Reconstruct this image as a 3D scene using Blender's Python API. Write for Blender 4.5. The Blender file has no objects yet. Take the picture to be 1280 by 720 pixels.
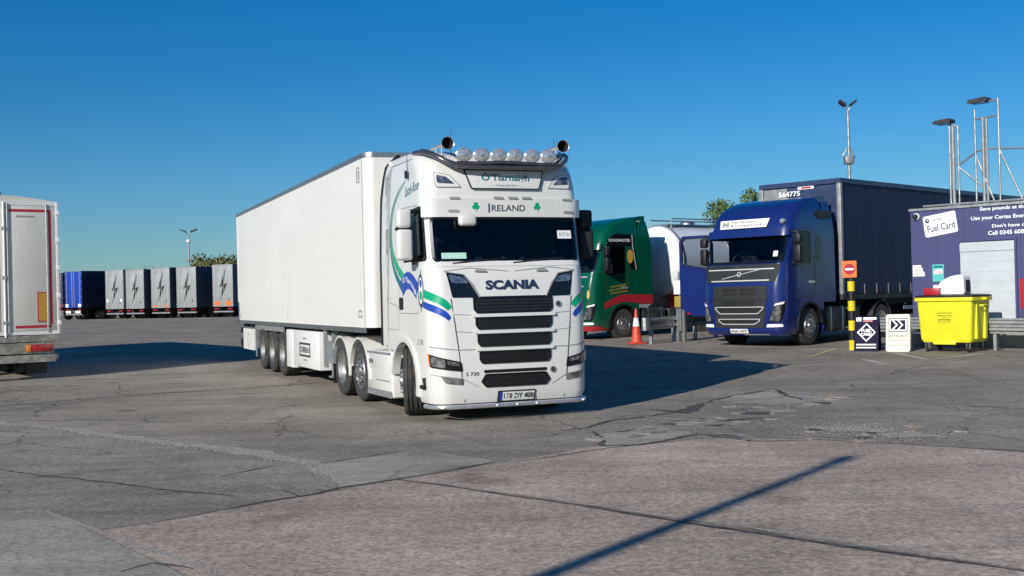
import bpy, bmesh, math, random
from mathutils import Vector, Matrix
R = math.radians
PI = math.pi
sc = bpy.context.scene
col = sc.collection
random.seed(7)

# ------------------------------------------------------------------ camera, sky, sun, exposure
F = 1480.0                                   # focal length in pixels of the 1280 wide photograph
CAMZ = 1.75
cam_d = bpy.data.cameras.new('camera')
cam_d.sensor_width = 36.0
cam_d.lens = 36.0 * F / 1280.0
cam_d.clip_start = 0.1
cam_d.clip_end = 6000.0
cam = bpy.data.objects.new('camera', cam_d)
CM = Matrix.Rotation(PI / 2 + R(0.399), 3, 'X') @ Matrix.Rotation(R(-1.4), 3, 'Z')
cam.matrix_world = Matrix.Translation((0, 0, CAMZ)) @ CM.to_4x4()
col.objects.link(cam)
sc.camera = cam
sc.render.resolution_x = 1024
sc.render.resolution_y = 576

SUN_AZ, SUN_EL = R(34.0), R(23.5)            # the light travels towards this azimuth (from +Y towards +X)
world = bpy.data.worlds.new('World')
sc.world = world
world.use_nodes = True
wn = world.node_tree.nodes
wn.clear()
sky = wn.new('ShaderNodeTexSky')
sky.sky_type = 'NISHITA'
sky.sun_disc = False
sky.sun_elevation = SUN_EL
sky.sun_rotation = SUN_AZ + PI
sky.altitude = 60
sky.air_density = 1.0
sky.dust_density = 0.35
sky.ozone_density = 2.6
bg = wn.new('ShaderNodeBackground')
bg.inputs['Strength'].default_value = 0.082
out = wn.new('ShaderNodeOutputWorld')
wl = world.node_tree.links
tint = wn.new('ShaderNodeMix')
tint.data_type = 'RGBA'
tint.blend_type = 'MULTIPLY'
tint.inputs[0].default_value = 1.0
tint.inputs[7].default_value = (.60, .84, 1.10, 1)
hsv = wn.new('ShaderNodeHueSaturation')
hsv.inputs['Saturation'].default_value = 1.235
wl.new(sky.outputs[0], tint.inputs[6])
wl.new(tint.outputs[2], hsv.inputs['Color'])
wl.new(hsv.outputs[0], bg.inputs[0])
world.node_tree.links.new(bg.outputs[0], out.inputs[0])

sun_d = bpy.data.lights.new('sun', 'SUN')
sun_d.energy = 5.0
sun_d.angle = R(0.53)
sun_d.color = (1.0, 0.945, 0.86)
sun = bpy.data.objects.new('sun', sun_d)
sdir = Vector((math.sin(SUN_AZ) * math.cos(SUN_EL), math.cos(SUN_AZ) * math.cos(SUN_EL), -math.sin(SUN_EL)))
sun.rotation_euler = sdir.to_track_quat('-Z', 'Y').to_euler()
sun.location = (-20, -30, 30)
col.objects.link(sun)
sc.view_settings.view_transform = 'Standard'
sc.view_settings.look = 'None'
sc.view_settings.exposure = 0.0
sc.view_settings.gamma = 1.0

# ------------------------------------------------------------------ ground height and photo rays
def sm(t):
    t = max(0.0, min(1.0, t))
    return t * t * (3 - 2 * t)

def sp(t, k=2.0):
    return k * math.log1p(math.exp(max(-30.0, min(30.0, t / k))))

def gz(x, y):
    a = min(sp(y - 17.0), sp(28.0)) * 0.014
    far = max(0.0, min(y, 150.0) - 45.0) * 0.002
    return a + far + 0.10 * sm((y - 19) / 8) * sm((x - 0.5) / 4)

def ray(px, py):
    return CM @ Vector(((px - 640) / F, (360 - py) / F, -1))

def G(px, py):
    d = ray(px, py)
    z = 0.0
    for _ in range(40):
        t = (z - CAMZ) / d.z
        if t < 0:
            t = 400
        x, y = d.x * t, d.y * t
        z = 0.5 * z + 0.5 * gz(x, y)
    return Vector((x, y, gz(x, y)))

# ------------------------------------------------------------------ materials
MATS = {}
def pm(name, c, rough=0.5, metal=0.0, coat=0.0, var=0.0, vs=3.0, c2=None, mix=(0.45, 0.62), bump=0.0, bs=40.0,
       emit=0.0, trans=0.0, spec=0.5, stretch=(1, 1, 1), rvar=0.0):
    m = bpy.data.materials.new(name)
    m.use_nodes = True
    nt = m.node_tree
    n, l = nt.nodes, nt.links
    b = n['Principled BSDF']
    c = tuple(c) + (1,)
    b.inputs['Base Color'].default_value = c
    b.inputs['Roughness'].default_value = rough
    b.inputs['Metallic'].default_value = metal
    b.inputs['Coat Weight'].default_value = coat
    b.inputs['Coat Roughness'].default_value = 0.06
    b.inputs['Specular IOR Level'].default_value = spec
    if trans:
        b.inputs['Transmission Weight'].default_value = trans
    if emit:
        b.inputs['Emission Color'].default_value = c
        b.inputs['Emission Strength'].default_value = emit
    tc = None
    if var or c2 or bump or rvar:
        tc = n.new('ShaderNodeTexCoord')
        mp = n.new('ShaderNodeMapping')
        mp.inputs['Scale'].default_value = stretch
        l.new(tc.outputs['Object'], mp.inputs[0])
    if var or c2:
        nz = n.new('ShaderNodeTexNoise')
        nz.inputs['Scale'].default_value = vs
        nz.inputs['Detail'].default_value = 6
        nz.inputs['Roughness'].default_value = 0.65
        l.new(mp.outputs[0], nz.inputs['Vector'])
        rp = n.new('ShaderNodeValToRGB')
        rp.color_ramp.elements[0].position = mix[0]
        rp.color_ramp.elements[1].position = mix[1]
        d = c2 if c2 else tuple(max(0, q * (1 - var)) for q in c[:3])
        rp.color_ramp.elements[0].color = tuple(d) + (1,) if len(d) == 3 else d
        rp.color_ramp.elements[1].color = c
        l.new(nz.outputs['Fac'], rp.inputs[0])
        l.new(rp.outputs[0], b.inputs['Base Color'])
        if rvar:
            mr = n.new('ShaderNodeMapRange')
            mr.inputs['From Min'].default_value = 0.3
            mr.inputs['From Max'].default_value = 0.7
            mr.inputs['To Min'].default_value = min(1, rough + rvar)
            mr.inputs['To Max'].default_value = rough
            l.new(nz.outputs['Fac'], mr.inputs[0])
            l.new(mr.outputs[0], b.inputs['Roughness'])
    if bump:
        nb = n.new('ShaderNodeTexNoise')
        nb.inputs['Scale'].default_value = bs
        nb.inputs['Detail'].default_value = 4
        l.new(mp.outputs[0], nb.inputs['Vector'])
        bp = n.new('ShaderNodeBump')
        bp.inputs['Strength'].default_value = bump
        bp.inputs['Distance'].default_value = 0.02
        l.new(nb.outputs['Fac'], bp.inputs['Height'])
        l.new(bp.outputs[0], b.inputs['Normal'])
    MATS[name] = m
    return m

W = pm('white_paint', (.72, .71, .675), .26, coat=.7, var=.06, vs=1.3, rvar=.12)
WT = pm('trailer_white', (.73, .72, .675), .42, coat=.15, var=.07, vs=.8, stretch=(1, .35, 1), rvar=.15, bump=.03, bs=3)
WP = pm('white_plastic', (.72, .72, .70), .4, var=.08, vs=5)
BLK = pm('black_plastic', (.012, .012, .014), .5, var=.3, vs=8)
GBK = pm('gloss_black', (.006, .006, .008), .16, coat=.4)
RUB = pm('tyre_rubber', (.022, .021, .02), .85, c2=(.05, .046, .042), vs=7, bump=.2, bs=60)
CHR = pm('chrome', (.70, .695, .68), .20, .72, var=.1, vs=12)
DCH = pm('dark_chrome', (.22, .21, .22), .22, .8, var=.2, vs=9)
DGY = pm('mottled_grey_steel', (.34, .33, .29), .65, c2=(.17, .165, .145), vs=5)  # noise-mottled grey for the left trailer's sill, lamp panel and under-run bar
SLV = pm('satin_silver', (.62, .62, .61), .35, .30)
SPT = pm('spotlight_glass', (.80, .80, .79), .12, .6, coat=1, var=.35, vs=30)
GRV = pm('gravel_grey', (.30, .275, .245), .9, c2=(.15, .14, .125), vs=30)
ALU = pm('brushed_aluminium', (.60, .59, .57), .46, 1.0, var=.25, vs=9)
GAL = pm('galvanised_steel', (.42, .44, .45), .48, .85, var=.3, vs=6, rvar=.15)
STL = pm('painted_grey_steel', (.30, .31, .32), .5, .2, var=.25, vs=6)
CHS = pm('chassis_grey', (.045, .047, .05), .6, .2, var=.5, vs=5)
DRK = pm('dark_underside', (.010, .010, .011), .8, var=.4, vs=5)
INT = pm('cab_interior', (.020, .021, .024), .75, var=.3, vs=6)
GREY = pm('dashboard_grey', (.06, .062, .066), .6, var=.2, vs=9)
SEA = pm('panel_gap', (.03, .03, .03), .8)
SEAL = pm('seam_grey', (.28, .28, .27), .7)
LENS = pm('lamp_lens', (.50, .50, .50), .10, .75, coat=1, c2=(.14, .14, .15), vs=11, mix=(.40, .6))
AMB = pm('amber_lens', (.75, .22, .02), .25, coat=.5)
REDL = pm('red_lens', (.42, .015, .02), .25, coat=.6, var=.4, vs=14)
RED = pm('red_paint', (.42, .018, .03), .35, coat=.4, var=.15, vs=5)
REDT = pm('red_reflective_tape', (.38, .012, .03), .5)
TEAL = pm('teal_vinyl', (.0, .14, .16), .35, coat=.3)
GRN = pm('green_vinyl', (.0, .33, .16), .35, coat=.3)
BLU = pm('blue_vinyl', (.012, .055, .36), .35, coat=.3)
NAVT = pm('navy_lettering', (.02, .035, .075), .35, coat=.3)
WTX = pm('white_lettering', (.82, .82, .82), .45)
GOLD = pm('gold_lettering', (.55, .33, .05), .45)
PLT = pm('number_plate_white', (.75, .76, .72), .4)
VBL = pm('volvo_blue_paint', (.008, .021, .140), .22, coat=.8, var=.12, vs=2.5, rvar=.1)
NVY = pm('navy_curtain', (.010, .016, .055), .55, var=.25, vs=1.6, stretch=(1, 1, .3), bump=.25, bs=1.6)
NVF = pm('navy_frame', (.03, .05, .12), .4, coat=.2, var=.25, vs=5)
VGR = pm('anthracite_panel', (.026, .031, .033), .65, var=.15, vs=8, spec=.25)
GTP = pm('green_cab_paint', (.0, .085, .040), .25, coat=.7, var=.12, vs=2.5)
TNK = pm('tank_white', (.78, .80, .82), .12, .05, coat=.8, var=.05, vs=2)
TNS = pm('tank_steel', (.62, .64, .68), .16, 1.0, var=.1, vs=3)
PUR = pm('purple_cladding', (.056, .060, .165), .5, var=.10, vs=1.2, rvar=.1)
SHUT = pm('shutter_grey', (.50, .54, .57), .5, var=.08, vs=2)
YEL = pm('yellow_plastic', (.76, .72, .025), .42, var=.07, vs=4, rvar=.1)
YLW = pm('yellow_paint', (.80, .62, .01), .5, var=.15, vs=7)
ORG = pm('orange_plastic', (.75, .17, .02), .5, var=.15, vs=6)
CONE = pm('cone_orange', (.62, .07, .03), .5, var=.2, vs=9)
CREAM = pm('cream_board', (.74, .69, .54), .5, var=.08, vs=5)
NBD = pm('navy_board', (.010, .009, .036), .7, var=.1, vs=6, spec=.15)
TRG = pm('trailer_light_grey', (.60, .595, .54), .45, var=.10, vs=2.2, stretch=(1, 1, .3), rvar=.12)
SIL = pm('silver_trailer_door', (.34, .355, .36), .45, .15, var=.15, vs=1.5, stretch=(1, 1, .4))
DGS = pm('dark_grey_curtain', (.075, .095, .13), .55, var=.25, vs=1.5)
BOLT = pm('bolt_graphic', (.012, .015, .014), .5)
BBL = pm('bright_blue_door', (.010, .050, .36), .4, coat=.2, var=.15, vs=2)
POST = pm('poster_teal', (.10, .48, .45), .5)
BARK = pm('bark', (.07, .05, .035), .9, var=.4, vs=9)
LEAF = pm('leaf_green', (.055, .10, .025), .6, c2=(.10, .14, .035), vs=.9)
LEA2 = pm('leaf_olive', (.095, .125, .035), .6, c2=(.16, .15, .05), vs=.9)

def glass(name, tint, alpha):
    m = bpy.data.materials.new(name)
    m.use_nodes = True
    n, l = m.node_tree.nodes, m.node_tree.links
    n.remove(n['Principled BSDF'])
    t = n.new('ShaderNodeBsdfTransparent')
    t.inputs[0].default_value = tint + (1,)
    g = n.new('ShaderNodeBsdfGlossy')
    g.inputs['Roughness'].default_value = 0.03
    fr = n.new('ShaderNodeFresnel')
    fr.inputs['IOR'].default_value = alpha
    mx = n.new('ShaderNodeMixShader')
    l.new(fr.outputs[0], mx.inputs[0])
    l.new(t.outputs[0], mx.inputs[1])
    l.new(g.outputs[0], mx.inputs[2])
    l.new(mx.outputs[0], n['Material Output'].inputs[0])
    return m
GLS = glass('windscreen_glass', (.50, .56, .60), 1.5)
GLL = glass('lamp_glass', (.9, .92, .93), 1.45)

# ------------------------------------------------------------------ mesh helpers
def tag(o, label=None, cat=None, group=None, kind=None):
    for k, v in (('label', label), ('category', cat), ('group', group), ('kind', kind)):
        if v:
            o[k] = v
    return o

def root(name, label, cat, loc, rz=0, group=None):
    o = bpy.data.objects.new(name, None)
    o.empty_display_size = 0.2
    o.location = loc
    o.rotation_euler = (0, 0, rz)
    col.objects.link(o)
    return tag(o, label, cat, group)

def copy_tree(o, parent=None):
    c = o.copy()
    col.objects.link(c)
    c.parent = parent
    for ch in [q for q in bpy.data.objects if q.parent == o]:
        copy_tree(ch, c)
    return c

def link_mesh(name, me, mat, parent=None):
    o = bpy.data.objects.new(name, me)
    if mat and not me.materials:
        me.materials.append(mat)
    col.objects.link(o)
    o.parent = parent
    return o

class MB:
    def __init__(s):
        s.v, s.f = [], []

    def add(s, v, f):
        n = len(s.v)
        s.v += [tuple(p) for p in v]
        s.f += [tuple(i + n for i in q) for q in f]
        return s

    def box(s, x0, x1, y0, y1, z0, z1):
        return s.add([(x0, y0, z0), (x1, y0, z0), (x1, y1, z0), (x0, y1, z0), (x0, y0, z1), (x1, y0, z1), (x1, y1, z1), (x0, y1, z1)],
                     [(0, 3, 2, 1), (4, 5, 6, 7), (0, 1, 5, 4), (1, 2, 6, 5), (2, 3, 7, 6), (3, 0, 4, 7)])

    def rbox(s, x0, x1, y0, y1, z0, z1, b=.02, seg=2):
        bm = bmesh.new()
        t = MB().box(x0, x1, y0, y1, z0, z1)
        vs = [bm.verts.new(p) for p in t.v]
        for q in t.f:
            bm.faces.new([vs[i] for i in q])
        bmesh.ops.bevel(bm, geom=bm.edges[:] + bm.verts[:], offset=b, segments=seg, affect='EDGES', profile=.5)
        return s.addbm(bm)

    def addbm(s, bm):
        bm.verts.ensure_lookup_table()
        bm.verts.index_update()
        s.add([v.co[:] for v in bm.verts], [[v.index for v in q.verts] for q in bm.faces])
        bm.free()
        return s

    def tube(s, pts, r, n=8, caps=True):
        pts = [Vector(p) for p in pts]
        rings = []
        up = None
        for i, p in enumerate(pts):
            d = (pts[min(i + 1, len(pts) - 1)] - pts[max(i - 1, 0)]).normalized()
            if up is None:
                up = Vector((0, 0, 1)) if abs(d.z) < .9 else Vector((1, 0, 0))
            a = d.cross(up).normalized()
            b = a.cross(d).normalized()
            up = b
            rr = r[i] if isinstance(r, (list, tuple)) else r
            rings.append([p + (a * math.cos(2 * PI * k / n) + b * math.sin(2 * PI * k / n)) * rr for k in range(n)])
        v = [q for g in rings for q in g]
        f = []
        for i in range(len(pts) - 1):
            for k in range(n):
                k2 = (k + 1) % n
                f.append((i * n + k, i * n + k2, (i + 1) * n + k2, (i + 1) * n + k))
        if caps:
            f.append(tuple(range(n))[::-1])
            f.append(tuple((len(pts) - 1) * n + k for k in range(n)))
        return s.add(v, f)

    def lathe(s, prof, c=(0, 0, 0), axis='x', n=32, sgn=1):
        # prof: list of (radius, height along the axis)
        v, f = [], []
        c = Vector(c)
        for r_, h in prof:
            for k in range(n):
                a = 2 * PI * k / n
                u, w = r_ * math.cos(a), r_ * math.sin(a)
                p = {'x': (h * sgn, u, w), 'y': (u, h * sgn, w), 'z': (u, w, h * sgn)}[axis]
                v.append(c + Vector(p))
        for i in range(len(prof) - 1):
            for k in range(n):
                k2 = (k + 1) % n
                f.append((i * n + k, i * n + k2, (i + 1) * n + k2, (i + 1) * n + k))
        return s.add(v, f)

    def prism(s, poly, axis, a0, a1):
        def mk(p, a):
            return {'x': (a, p[0], p[1]), 'y': (p[0], a, p[1]), 'z': (p[0], p[1], a)}[axis]
        n = len(poly)
        return s.add([mk(p, a0) for p in poly] + [mk(p, a1) for p in poly],
                     [tuple(range(n)), tuple(range(n, 2 * n))[::-1]] + [(i, (i + 1) % n, n + (i + 1) % n, n + i) for i in range(n)])

    def xf(s, M, i0=0):
        for i in range(i0, len(s.v)):
            s.v[i] = tuple(M @ Vector(s.v[i]))
        return s

    def mesh(s, name='m', smooth=30):
        me = bpy.data.meshes.new(name)
        me.from_pydata(s.v, [], s.f)
        bm = bmesh.new()
        bm.from_mesh(me)
        bmesh.ops.recalc_face_normals(bm, faces=bm.faces[:])
        bm.to_mesh(me)
        bm.free()
        if smooth:
            me.shade_smooth()
            me.set_sharp_from_angle(angle=R(smooth))
        return me

    def build(s, name, mat, parent=None, smooth=30):
        return link_mesh(name, s.mesh(name, smooth), mat, parent)

def rr(x0, z0, x1, z1, r, n=5):
    p = []
    for cx, cz, a0 in ((x1 - r, z0 + r, -90), (x1 - r, z1 - r, 0), (x0 + r, z1 - r, 90), (x0 + r, z0 + r, 180)):
        p += [(cx + r * math.cos(R(a0 + 90 * i / n)), cz + r * math.sin(R(a0 + 90 * i / n))) for i in range(n + 1)]
    return p

def rpoly(pts, r, n=4):
    out_, m = [], len(pts)
    for i in range(m):
        p0, p, p1 = Vector(pts[i - 1]), Vector(pts[i]), Vector(pts[(i + 1) % m])
        d0, d1 = (p0 - p), (p1 - p)
        q = min(r, d0.length * .45, d1.length * .45)
        a, b = p + d0.normalized() * q, p + d1.normalized() * q
        for k in range(n + 1):
            t = k / n
            out_.append(tuple(a * (1 - t) ** 2 + p * 2 * t * (1 - t) + b * t * t))
    return out_

def mirx(poly):
    return [(-a, b) for a, b in poly][::-1]

def disc(cx, cz, r, n=20, rz=None):
    return [(cx + r * math.cos(2 * PI * k / n), cz + (rz or r) * math.sin(2 * PI * k / n)) for k in range(n)]

def textmesh(body, bold=0.0, shear=0.0):
    cu = bpy.data.curves.new('t', 'FONT')
    cu.body = body
    cu.offset = bold
    cu.shear = shear
    cu.resolution_u = 3
    o = bpy.data.objects.new('t', cu)
    col.objects.link(o)
    dg = bpy.context.evaluated_depsgraph_get()
    me = bpy.data.meshes.new_from_object(o.evaluated_get(dg))
    v = [(p.co.x, p.co.y) for p in me.vertices]
    f = [tuple(q.vertices) for q in me.polygons]
    bpy.data.objects.remove(o)
    bpy.data.curves.remove(cu)
    bpy.data.meshes.remove(me)
    x0, x1 = min(p[0] for p in v), max(p[0] for p in v)
    y0, y1 = min(p[1] for p in v), max(p[1] for p in v)
    return [((a - x0) / (x1 - x0), (b - y0) / (y1 - y0)) for a, b in v], f

def text(name, body, mat, parent, fn, x0, x1, z0, z1, bold=.0, shear=0.):
    """lettering fitted into a rectangle; fn maps (u, v) to a point"""
    v, f = textmesh(body, bold, shear)
    # one object for each word: cut at the widest gaps
    spans = sorted((min(v[i][0] for i in q), max(v[i][0] for i in q)) for q in f)
    gaps, end = [], spans[0][1]
    for a, b in spans[1:]:
        if a > end:
            gaps.append((a - end, (a + end) / 2))
        end = max(end, b)
    cuts = sorted(g[1] for g in sorted(gaps)[::-1][:body.strip().count(' ')])
    o = None
    for k in range(len(cuts) + 1):
        lo = cuts[k - 1] if k else -9
        hi = cuts[k] if k < len(cuts) else 9
        fs = [q for q in f if lo < v[q[0]][0] < hi]
        idx = sorted({i for q in fs for i in q})
        mp = {i: j for j, i in enumerate(idx)}
        me = bpy.data.meshes.new(name)
        me.from_pydata([fn(x0 + v[i][0] * (x1 - x0), z0 + v[i][1] * (z1 - z0)) for i in idx], [], [[mp[i] for i in q] for q in fs])
        o = link_mesh(name, me, mat, parent)
    return o

def flat(fn, poly, d0, d1, name, mat, parent, step=0, zstep=0):
    """a plate: polygon in (s, z), thickness from d0 to d1 along the surface normal, mapped by fn(s, z, d)"""
    bm = bmesh.new()
    fc = bm.faces.new([bm.verts.new((a, b, 0)) for a, b in poly])
    bmesh.ops.triangulate(bm, faces=[fc])
    for ax, st in ((0, step), (1, zstep)):
        if st:
            lo, hi = min(p[ax] for p in poly), max(p[ax] for p in poly)
            k = math.ceil(lo / st + 1e-4)
            while k * st < hi - 1e-4:
                co = (k * st, 0, 0) if ax == 0 else (0, k * st, 0)
                no = (1, 0, 0) if ax == 0 else (0, 1, 0)
                bmesh.ops.bisect_plane(bm, geom=bm.verts[:] + bm.edges[:] + bm.faces[:], plane_co=co, plane_no=no, dist=1e-5)
                k += 1
    if d1 != d0:
        g = bmesh.ops.extrude_face_region(bm, geom=bm.faces[:])
        for v in g['geom']:
            if isinstance(v, bmesh.types.BMVert):
                v.co.z = 1
    for v in bm.verts:
        v.co = fn(v.co.x, v.co.y, d1 if v.co.z > .5 else d0)
    bmesh.ops.recalc_face_normals(bm, faces=bm.faces[:])
    me = bpy.data.meshes.new(name)
    bm.to_mesh(me)
    bm.free()
    me.shade_smooth()
    me.set_sharp_from_angle(angle=R(32))
    return link_mesh(name, me, mat, parent)

def ring(fn, outer, inner, d0, d1, name, mat, parent):
    oo, ii = [], []
    for i in range(len(outer)):
        (a, b), (c, d) = outer[i], outer[(i + 1) % len(outer)]
        (e, g), (h, j) = inner[i], inner[(i + 1) % len(inner)]
        k = max(1, int(math.hypot(c - a, d - b) / .09))
        for q in range(k):
            oo.append((a + (c - a) * q / k, b + (d - b) * q / k))
            ii.append((e + (h - e) * q / k, g + (j - g) * q / k))
    outer, inner = oo, ii
    n = len(outer)
    v = [fn(a, b, d0) for a, b in outer] + [fn(a, b, d1) for a, b in outer] + [fn(a, b, d1) for a, b in inner] + [fn(a, b, d0) for a, b in inner]
    f = []
    for k in range(3):
        f += [(k * n + i, k * n + (i + 1) % n, (k + 1) * n + (i + 1) % n, (k + 1) * n + i) for i in range(n)]
    return MB().add(v, f).build(name, mat, parent)

def dense(poly, st):
    o = []
    for i in range(len(poly)):
        a, b = Vector(poly[i]), Vector(poly[(i + 1) % len(poly)])
        k = max(1, int((b - a).length / st))
        o += [tuple(a.lerp(b, j / k)) for j in range(k)]
    return o

def plane_y(y):                      # map onto the plane y = const, seen from -y
    return lambda a, b, d=0.0: Vector((a, y - d, b))

def plane_x(x, sg):                  # map onto x = const; a runs along y
    return lambda a, b, d=0.0: Vector((x + sg * d, a, b))

# ------------------------------------------------------------------ wheels
WCACHE = {}
def wheel(parent, x, y, z, sg, r=.5, w=.30, kind='rear', rimmat=None, steer=0., n=40):
    key = (r, w, kind, sg, n)
    rimmat = rimmat or ALU
    if key not in WCACHE:
        h = w / 2
        p = [(r * .56, -h * .86), (r * .62, -h * .98), (r * .80, -h), (r * .93, -h * .97), (r * .985, -h * .82)]
        for g in (-.55, -.2, .2, .55):
            p += [(r, h * (g - .09)), (r * .972, h * (g - .07)), (r * .972, h * (g + .07)), (r, h * (g + .09))]
        p += [(r * .985, h * .82), (r * .93, h * .97), (r * .80, h), (r * .62, h * .98), (r * .56, h * .86), (r * .52, h * .3), (r * .52, -h * .3), (r * .56, -h * .86)]
        ty = MB().lathe(p, n=n).mesh('tyre', 28)
        m = MB()
        if kind == 'front':
            pr = [(r * .575, h * .86), (r * .60, h * .97), (r * .56, h * .99), (r * .53, h * .80), (r * .50, h * .72), (r * .46, h * 1.0), (r * .34, h * 1.12), (r * .30, h * 1.12), (r * .27, h * 1.02), (r * .22, h * 1.05), (r * .20, h * 1.25), (r * .12, h * 1.34), (0.001, h * 1.35)]
            nr, nh = r * .325, h * 1.12
        else:
            pr = [(r * .575, h * .86), (r * .60, h * .97), (r * .56, h * .99), (r * .535, h * .7), (r * .50, h * .35), (r * .42, -h * .10), (r * .30, -h * .12), (r * .26, -h * .1), (r * .24, h * .1), (r * .18, h * .55), (r * .13, h * .6), (0.001, h * .6)]
            nr, nh = r * .31, -h * .10
        m.lathe(pr, n=32, sgn=sg)
        for k in range(10):
            a = 2 * PI * k / 10
            m.lathe([(.017, nh - .005), (.017, nh + .03), (.001, nh + .035)], c=(0, nr * math.cos(a), nr * math.sin(a)), n=6, sgn=sg)
        rm = m.mesh('rim', 30)
        hm = MB()
        for k in range(10):
            a = 2 * PI * (k + .5) / 10
            cy, cz = r * .405 * math.cos(a), r * .405 * math.sin(a)
            hh = (h * 1.075 if kind == 'front' else -h * .085)
            v = [(sg * (hh + .004), cy + .026 * math.cos(b), cz + .026 * math.sin(b)) for b in [2 * PI * j / 8 for j in range(8)]]
            hm.add(v, [tuple(range(8))])
        WCACHE[key] = (ty, rm, hm.mesh('holes', 0))
    ty, rm, hm = WCACHE[key]
    o = link_mesh('wheel', ty, RUB, parent)
    o.location = (x, y, z)
    o.rotation_euler = (0, 0, steer)
    rim = bpy.data.objects.new('rim', rm)
    if not rm.materials:
        rm.materials.append(rimmat)
    col.objects.link(rim)
    rim.parent = o
    if rimmat is not rm.materials[0]:
        rim.material_slots[0].link = 'OBJECT'
        rim.material_slots[0].material = rimmat
    q = link_mesh('hand_holes', hm, DRK, o)
    return o

# ------------------------------------------------------------------ cab shells
class Cab:
    """lofted cab: keys (z, y of the front, half width, corner radius, bow)"""
    def __init__(s, keys, L, k=1.3):
        s.keys, s.L, s.k = keys, L, k

    def ev(s, z):
        K = s.keys
        if z <= K[0][0]:
            return K[0][1:]
        for a, b in zip(K, K[1:]):
            if z <= b[0]:
                t = (z - a[0]) / (b[0] - a[0])
                return tuple(p + (q - p) * t for p, q in zip(a[1:], b[1:]))
        return K[-1][1:]

    def P(s, q, z, d=0.0):
        y0, w, r, bow = s.ev(z)
        a = w - r
        c = PI / 2 * r * (1 + s.k) / 2
        S, sg = abs(q), (1 if q >= 0 else -1)
        yA = y0 + bow * (a / w) ** 2
        if S <= a:
            x, y = S, y0 + bow * (S / w) ** 2
            n = Vector((2 * bow * S / w ** 2, -1, 0))
        elif S <= a + c:
            th = (S - a) / c * PI / 2
            x, y = a + r * math.sin(th), yA + r * s.k * (1 - math.cos(th))
            n = Vector((math.sin(th) * s.k, -math.cos(th), 0))
        else:
            x, y = w, yA + r * s.k + (S - a - c)
            n = Vector((1, 0, 0))
        n.normalize()
        return Vector((sg * (x + n.x * d), y + n.y * d, z))

    def s_at(s, y, z):                       # s of a point on the flank at depth y
        y0, w, r, bow = s.ev(z)
        a = w - r
        return a + PI / 2 * r * (1 + s.k) / 2 + (y - (y0 + bow * (a / w) ** 2 + r * s.k))

    def side(s, sg):                         # map (y, z, d) on the flank
        def fn(y, z, d=0.0):
            return Vector((sg * (s.ev(z)[1] + d), y, z))
        return fn

    def col(s, c, z):
        y0, w, r, bow = s.ev(z)
        a, k = w - r, c[0]
        cc = PI / 2 * r * (1 + s.k) / 2
        if k == 'f':
            return s.P(a * c[1], z)
        if k == 'c':
            return s.P(a + cc * c[1] / 90, z)
        return Vector((w, max(c[1], y0 + bow * (a / w) ** 2 + r * s.k + .002 * c[1]), z))

    def shell(s, name, mat, parent, zs, ys, holes, roof=True):
        cs = [('f', i / 6) for i in range(7)] + [('c', t) for t in (15, 30, 45, 60, 75, 90)] + [('y', y) for y in ys]
        us = [c[1] if c[0] == 'f' else 1 + c[1] / 90 if c[0] == 'c' else 2 + c[1] for c in cs]
        m = MB()
        nc = len(cs)
        for sg in (-1, 1):
            v = []
            for z in zs:
                for c in cs:
                    p = s.col(c, z)
                    v.append((sg * p.x, p.y, p.z))
            f = []
            for i in range(len(zs) - 1):
                zc = (zs[i] + zs[i + 1]) / 2
                for j in range(nc - 1):
                    uc = (us[j] + us[j + 1]) / 2
                    if any(h[0] < uc < h[1] and h[2] < zc < h[3] and h[4] in (0, sg) for h in holes):
                        continue
                    f.append((i * nc + j, i * nc + j + 1, (i + 1) * nc + j + 1, (i + 1) * nc + j))
            m.add(v, f)
        # rear wall and roof
        n = len(m.v)
        for i in range(len(zs) - 1):
            a0, a1 = s.ev(zs[i])[1], s.ev(zs[i + 1])[1]
            yb = ys[-1]
            m.add([(-a0, yb, zs[i]), (a0, yb, zs[i]), (a1, yb, zs[i + 1]), (-a1, yb, zs[i + 1])], [(0, 1, 2, 3)])
        if roof:
            z = zs[-1]
            L_ = [s.col(c, z) for c in cs]
            m.add([(-p.x, p.y, p.z) for p in L_] + [(p.x, p.y, p.z) for p in L_],
                  [(j, j + 1, nc + j + 1, nc + j) for j in range(nc - 1)])
        bm = bmesh.new()
        vv = [bm.verts.new(p) for p in m.v]
        for q in m.f:
            try:
                bm.faces.new([vv[i] for i in q])
            except ValueError:
                pass
        bmesh.ops.remove_doubles(bm, verts=bm.verts[:], dist=1e-4)
        bmesh.ops.recalc_face_normals(bm, faces=bm.faces[:])
        return MB().addbm(bm).build(name, mat, parent, 28)

def arc_fender(sg, xo, xi, y, z, r0, r1, a0, a1, n=14):
    """mudguard: an arch of thickness r1 - r0 round a wheel, from xi to xo"""
    pts = [(y + r1 * math.cos(R(a0 + (a1 - a0) * i / n)), z + r1 * math.sin(R(a0 + (a1 - a0) * i / n))) for i in range(n + 1)]
    pts += [(y + r0 * math.cos(R(a1 + (a0 - a1) * i / n)), z + r0 * math.sin(R(a1 + (a0 - a1) * i / n))) for i in range(n + 1)]
    v = [(xo, a, b) for a, b in pts] + [(xi, a, b) for a, b in pts]
    N, f, k = len(pts), [], n + 1
    for i in range(n):
        f += [(i, i + 1, N - 2 - i, N - 1 - i), (N + i, N + i + 1, 2 * N - 2 - i, 2 * N - 1 - i)]
    f += [(i, (i + 1) % N, N + (i + 1) % N, N + i) for i in range(N)]
    return MB().add(v, f)
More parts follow.
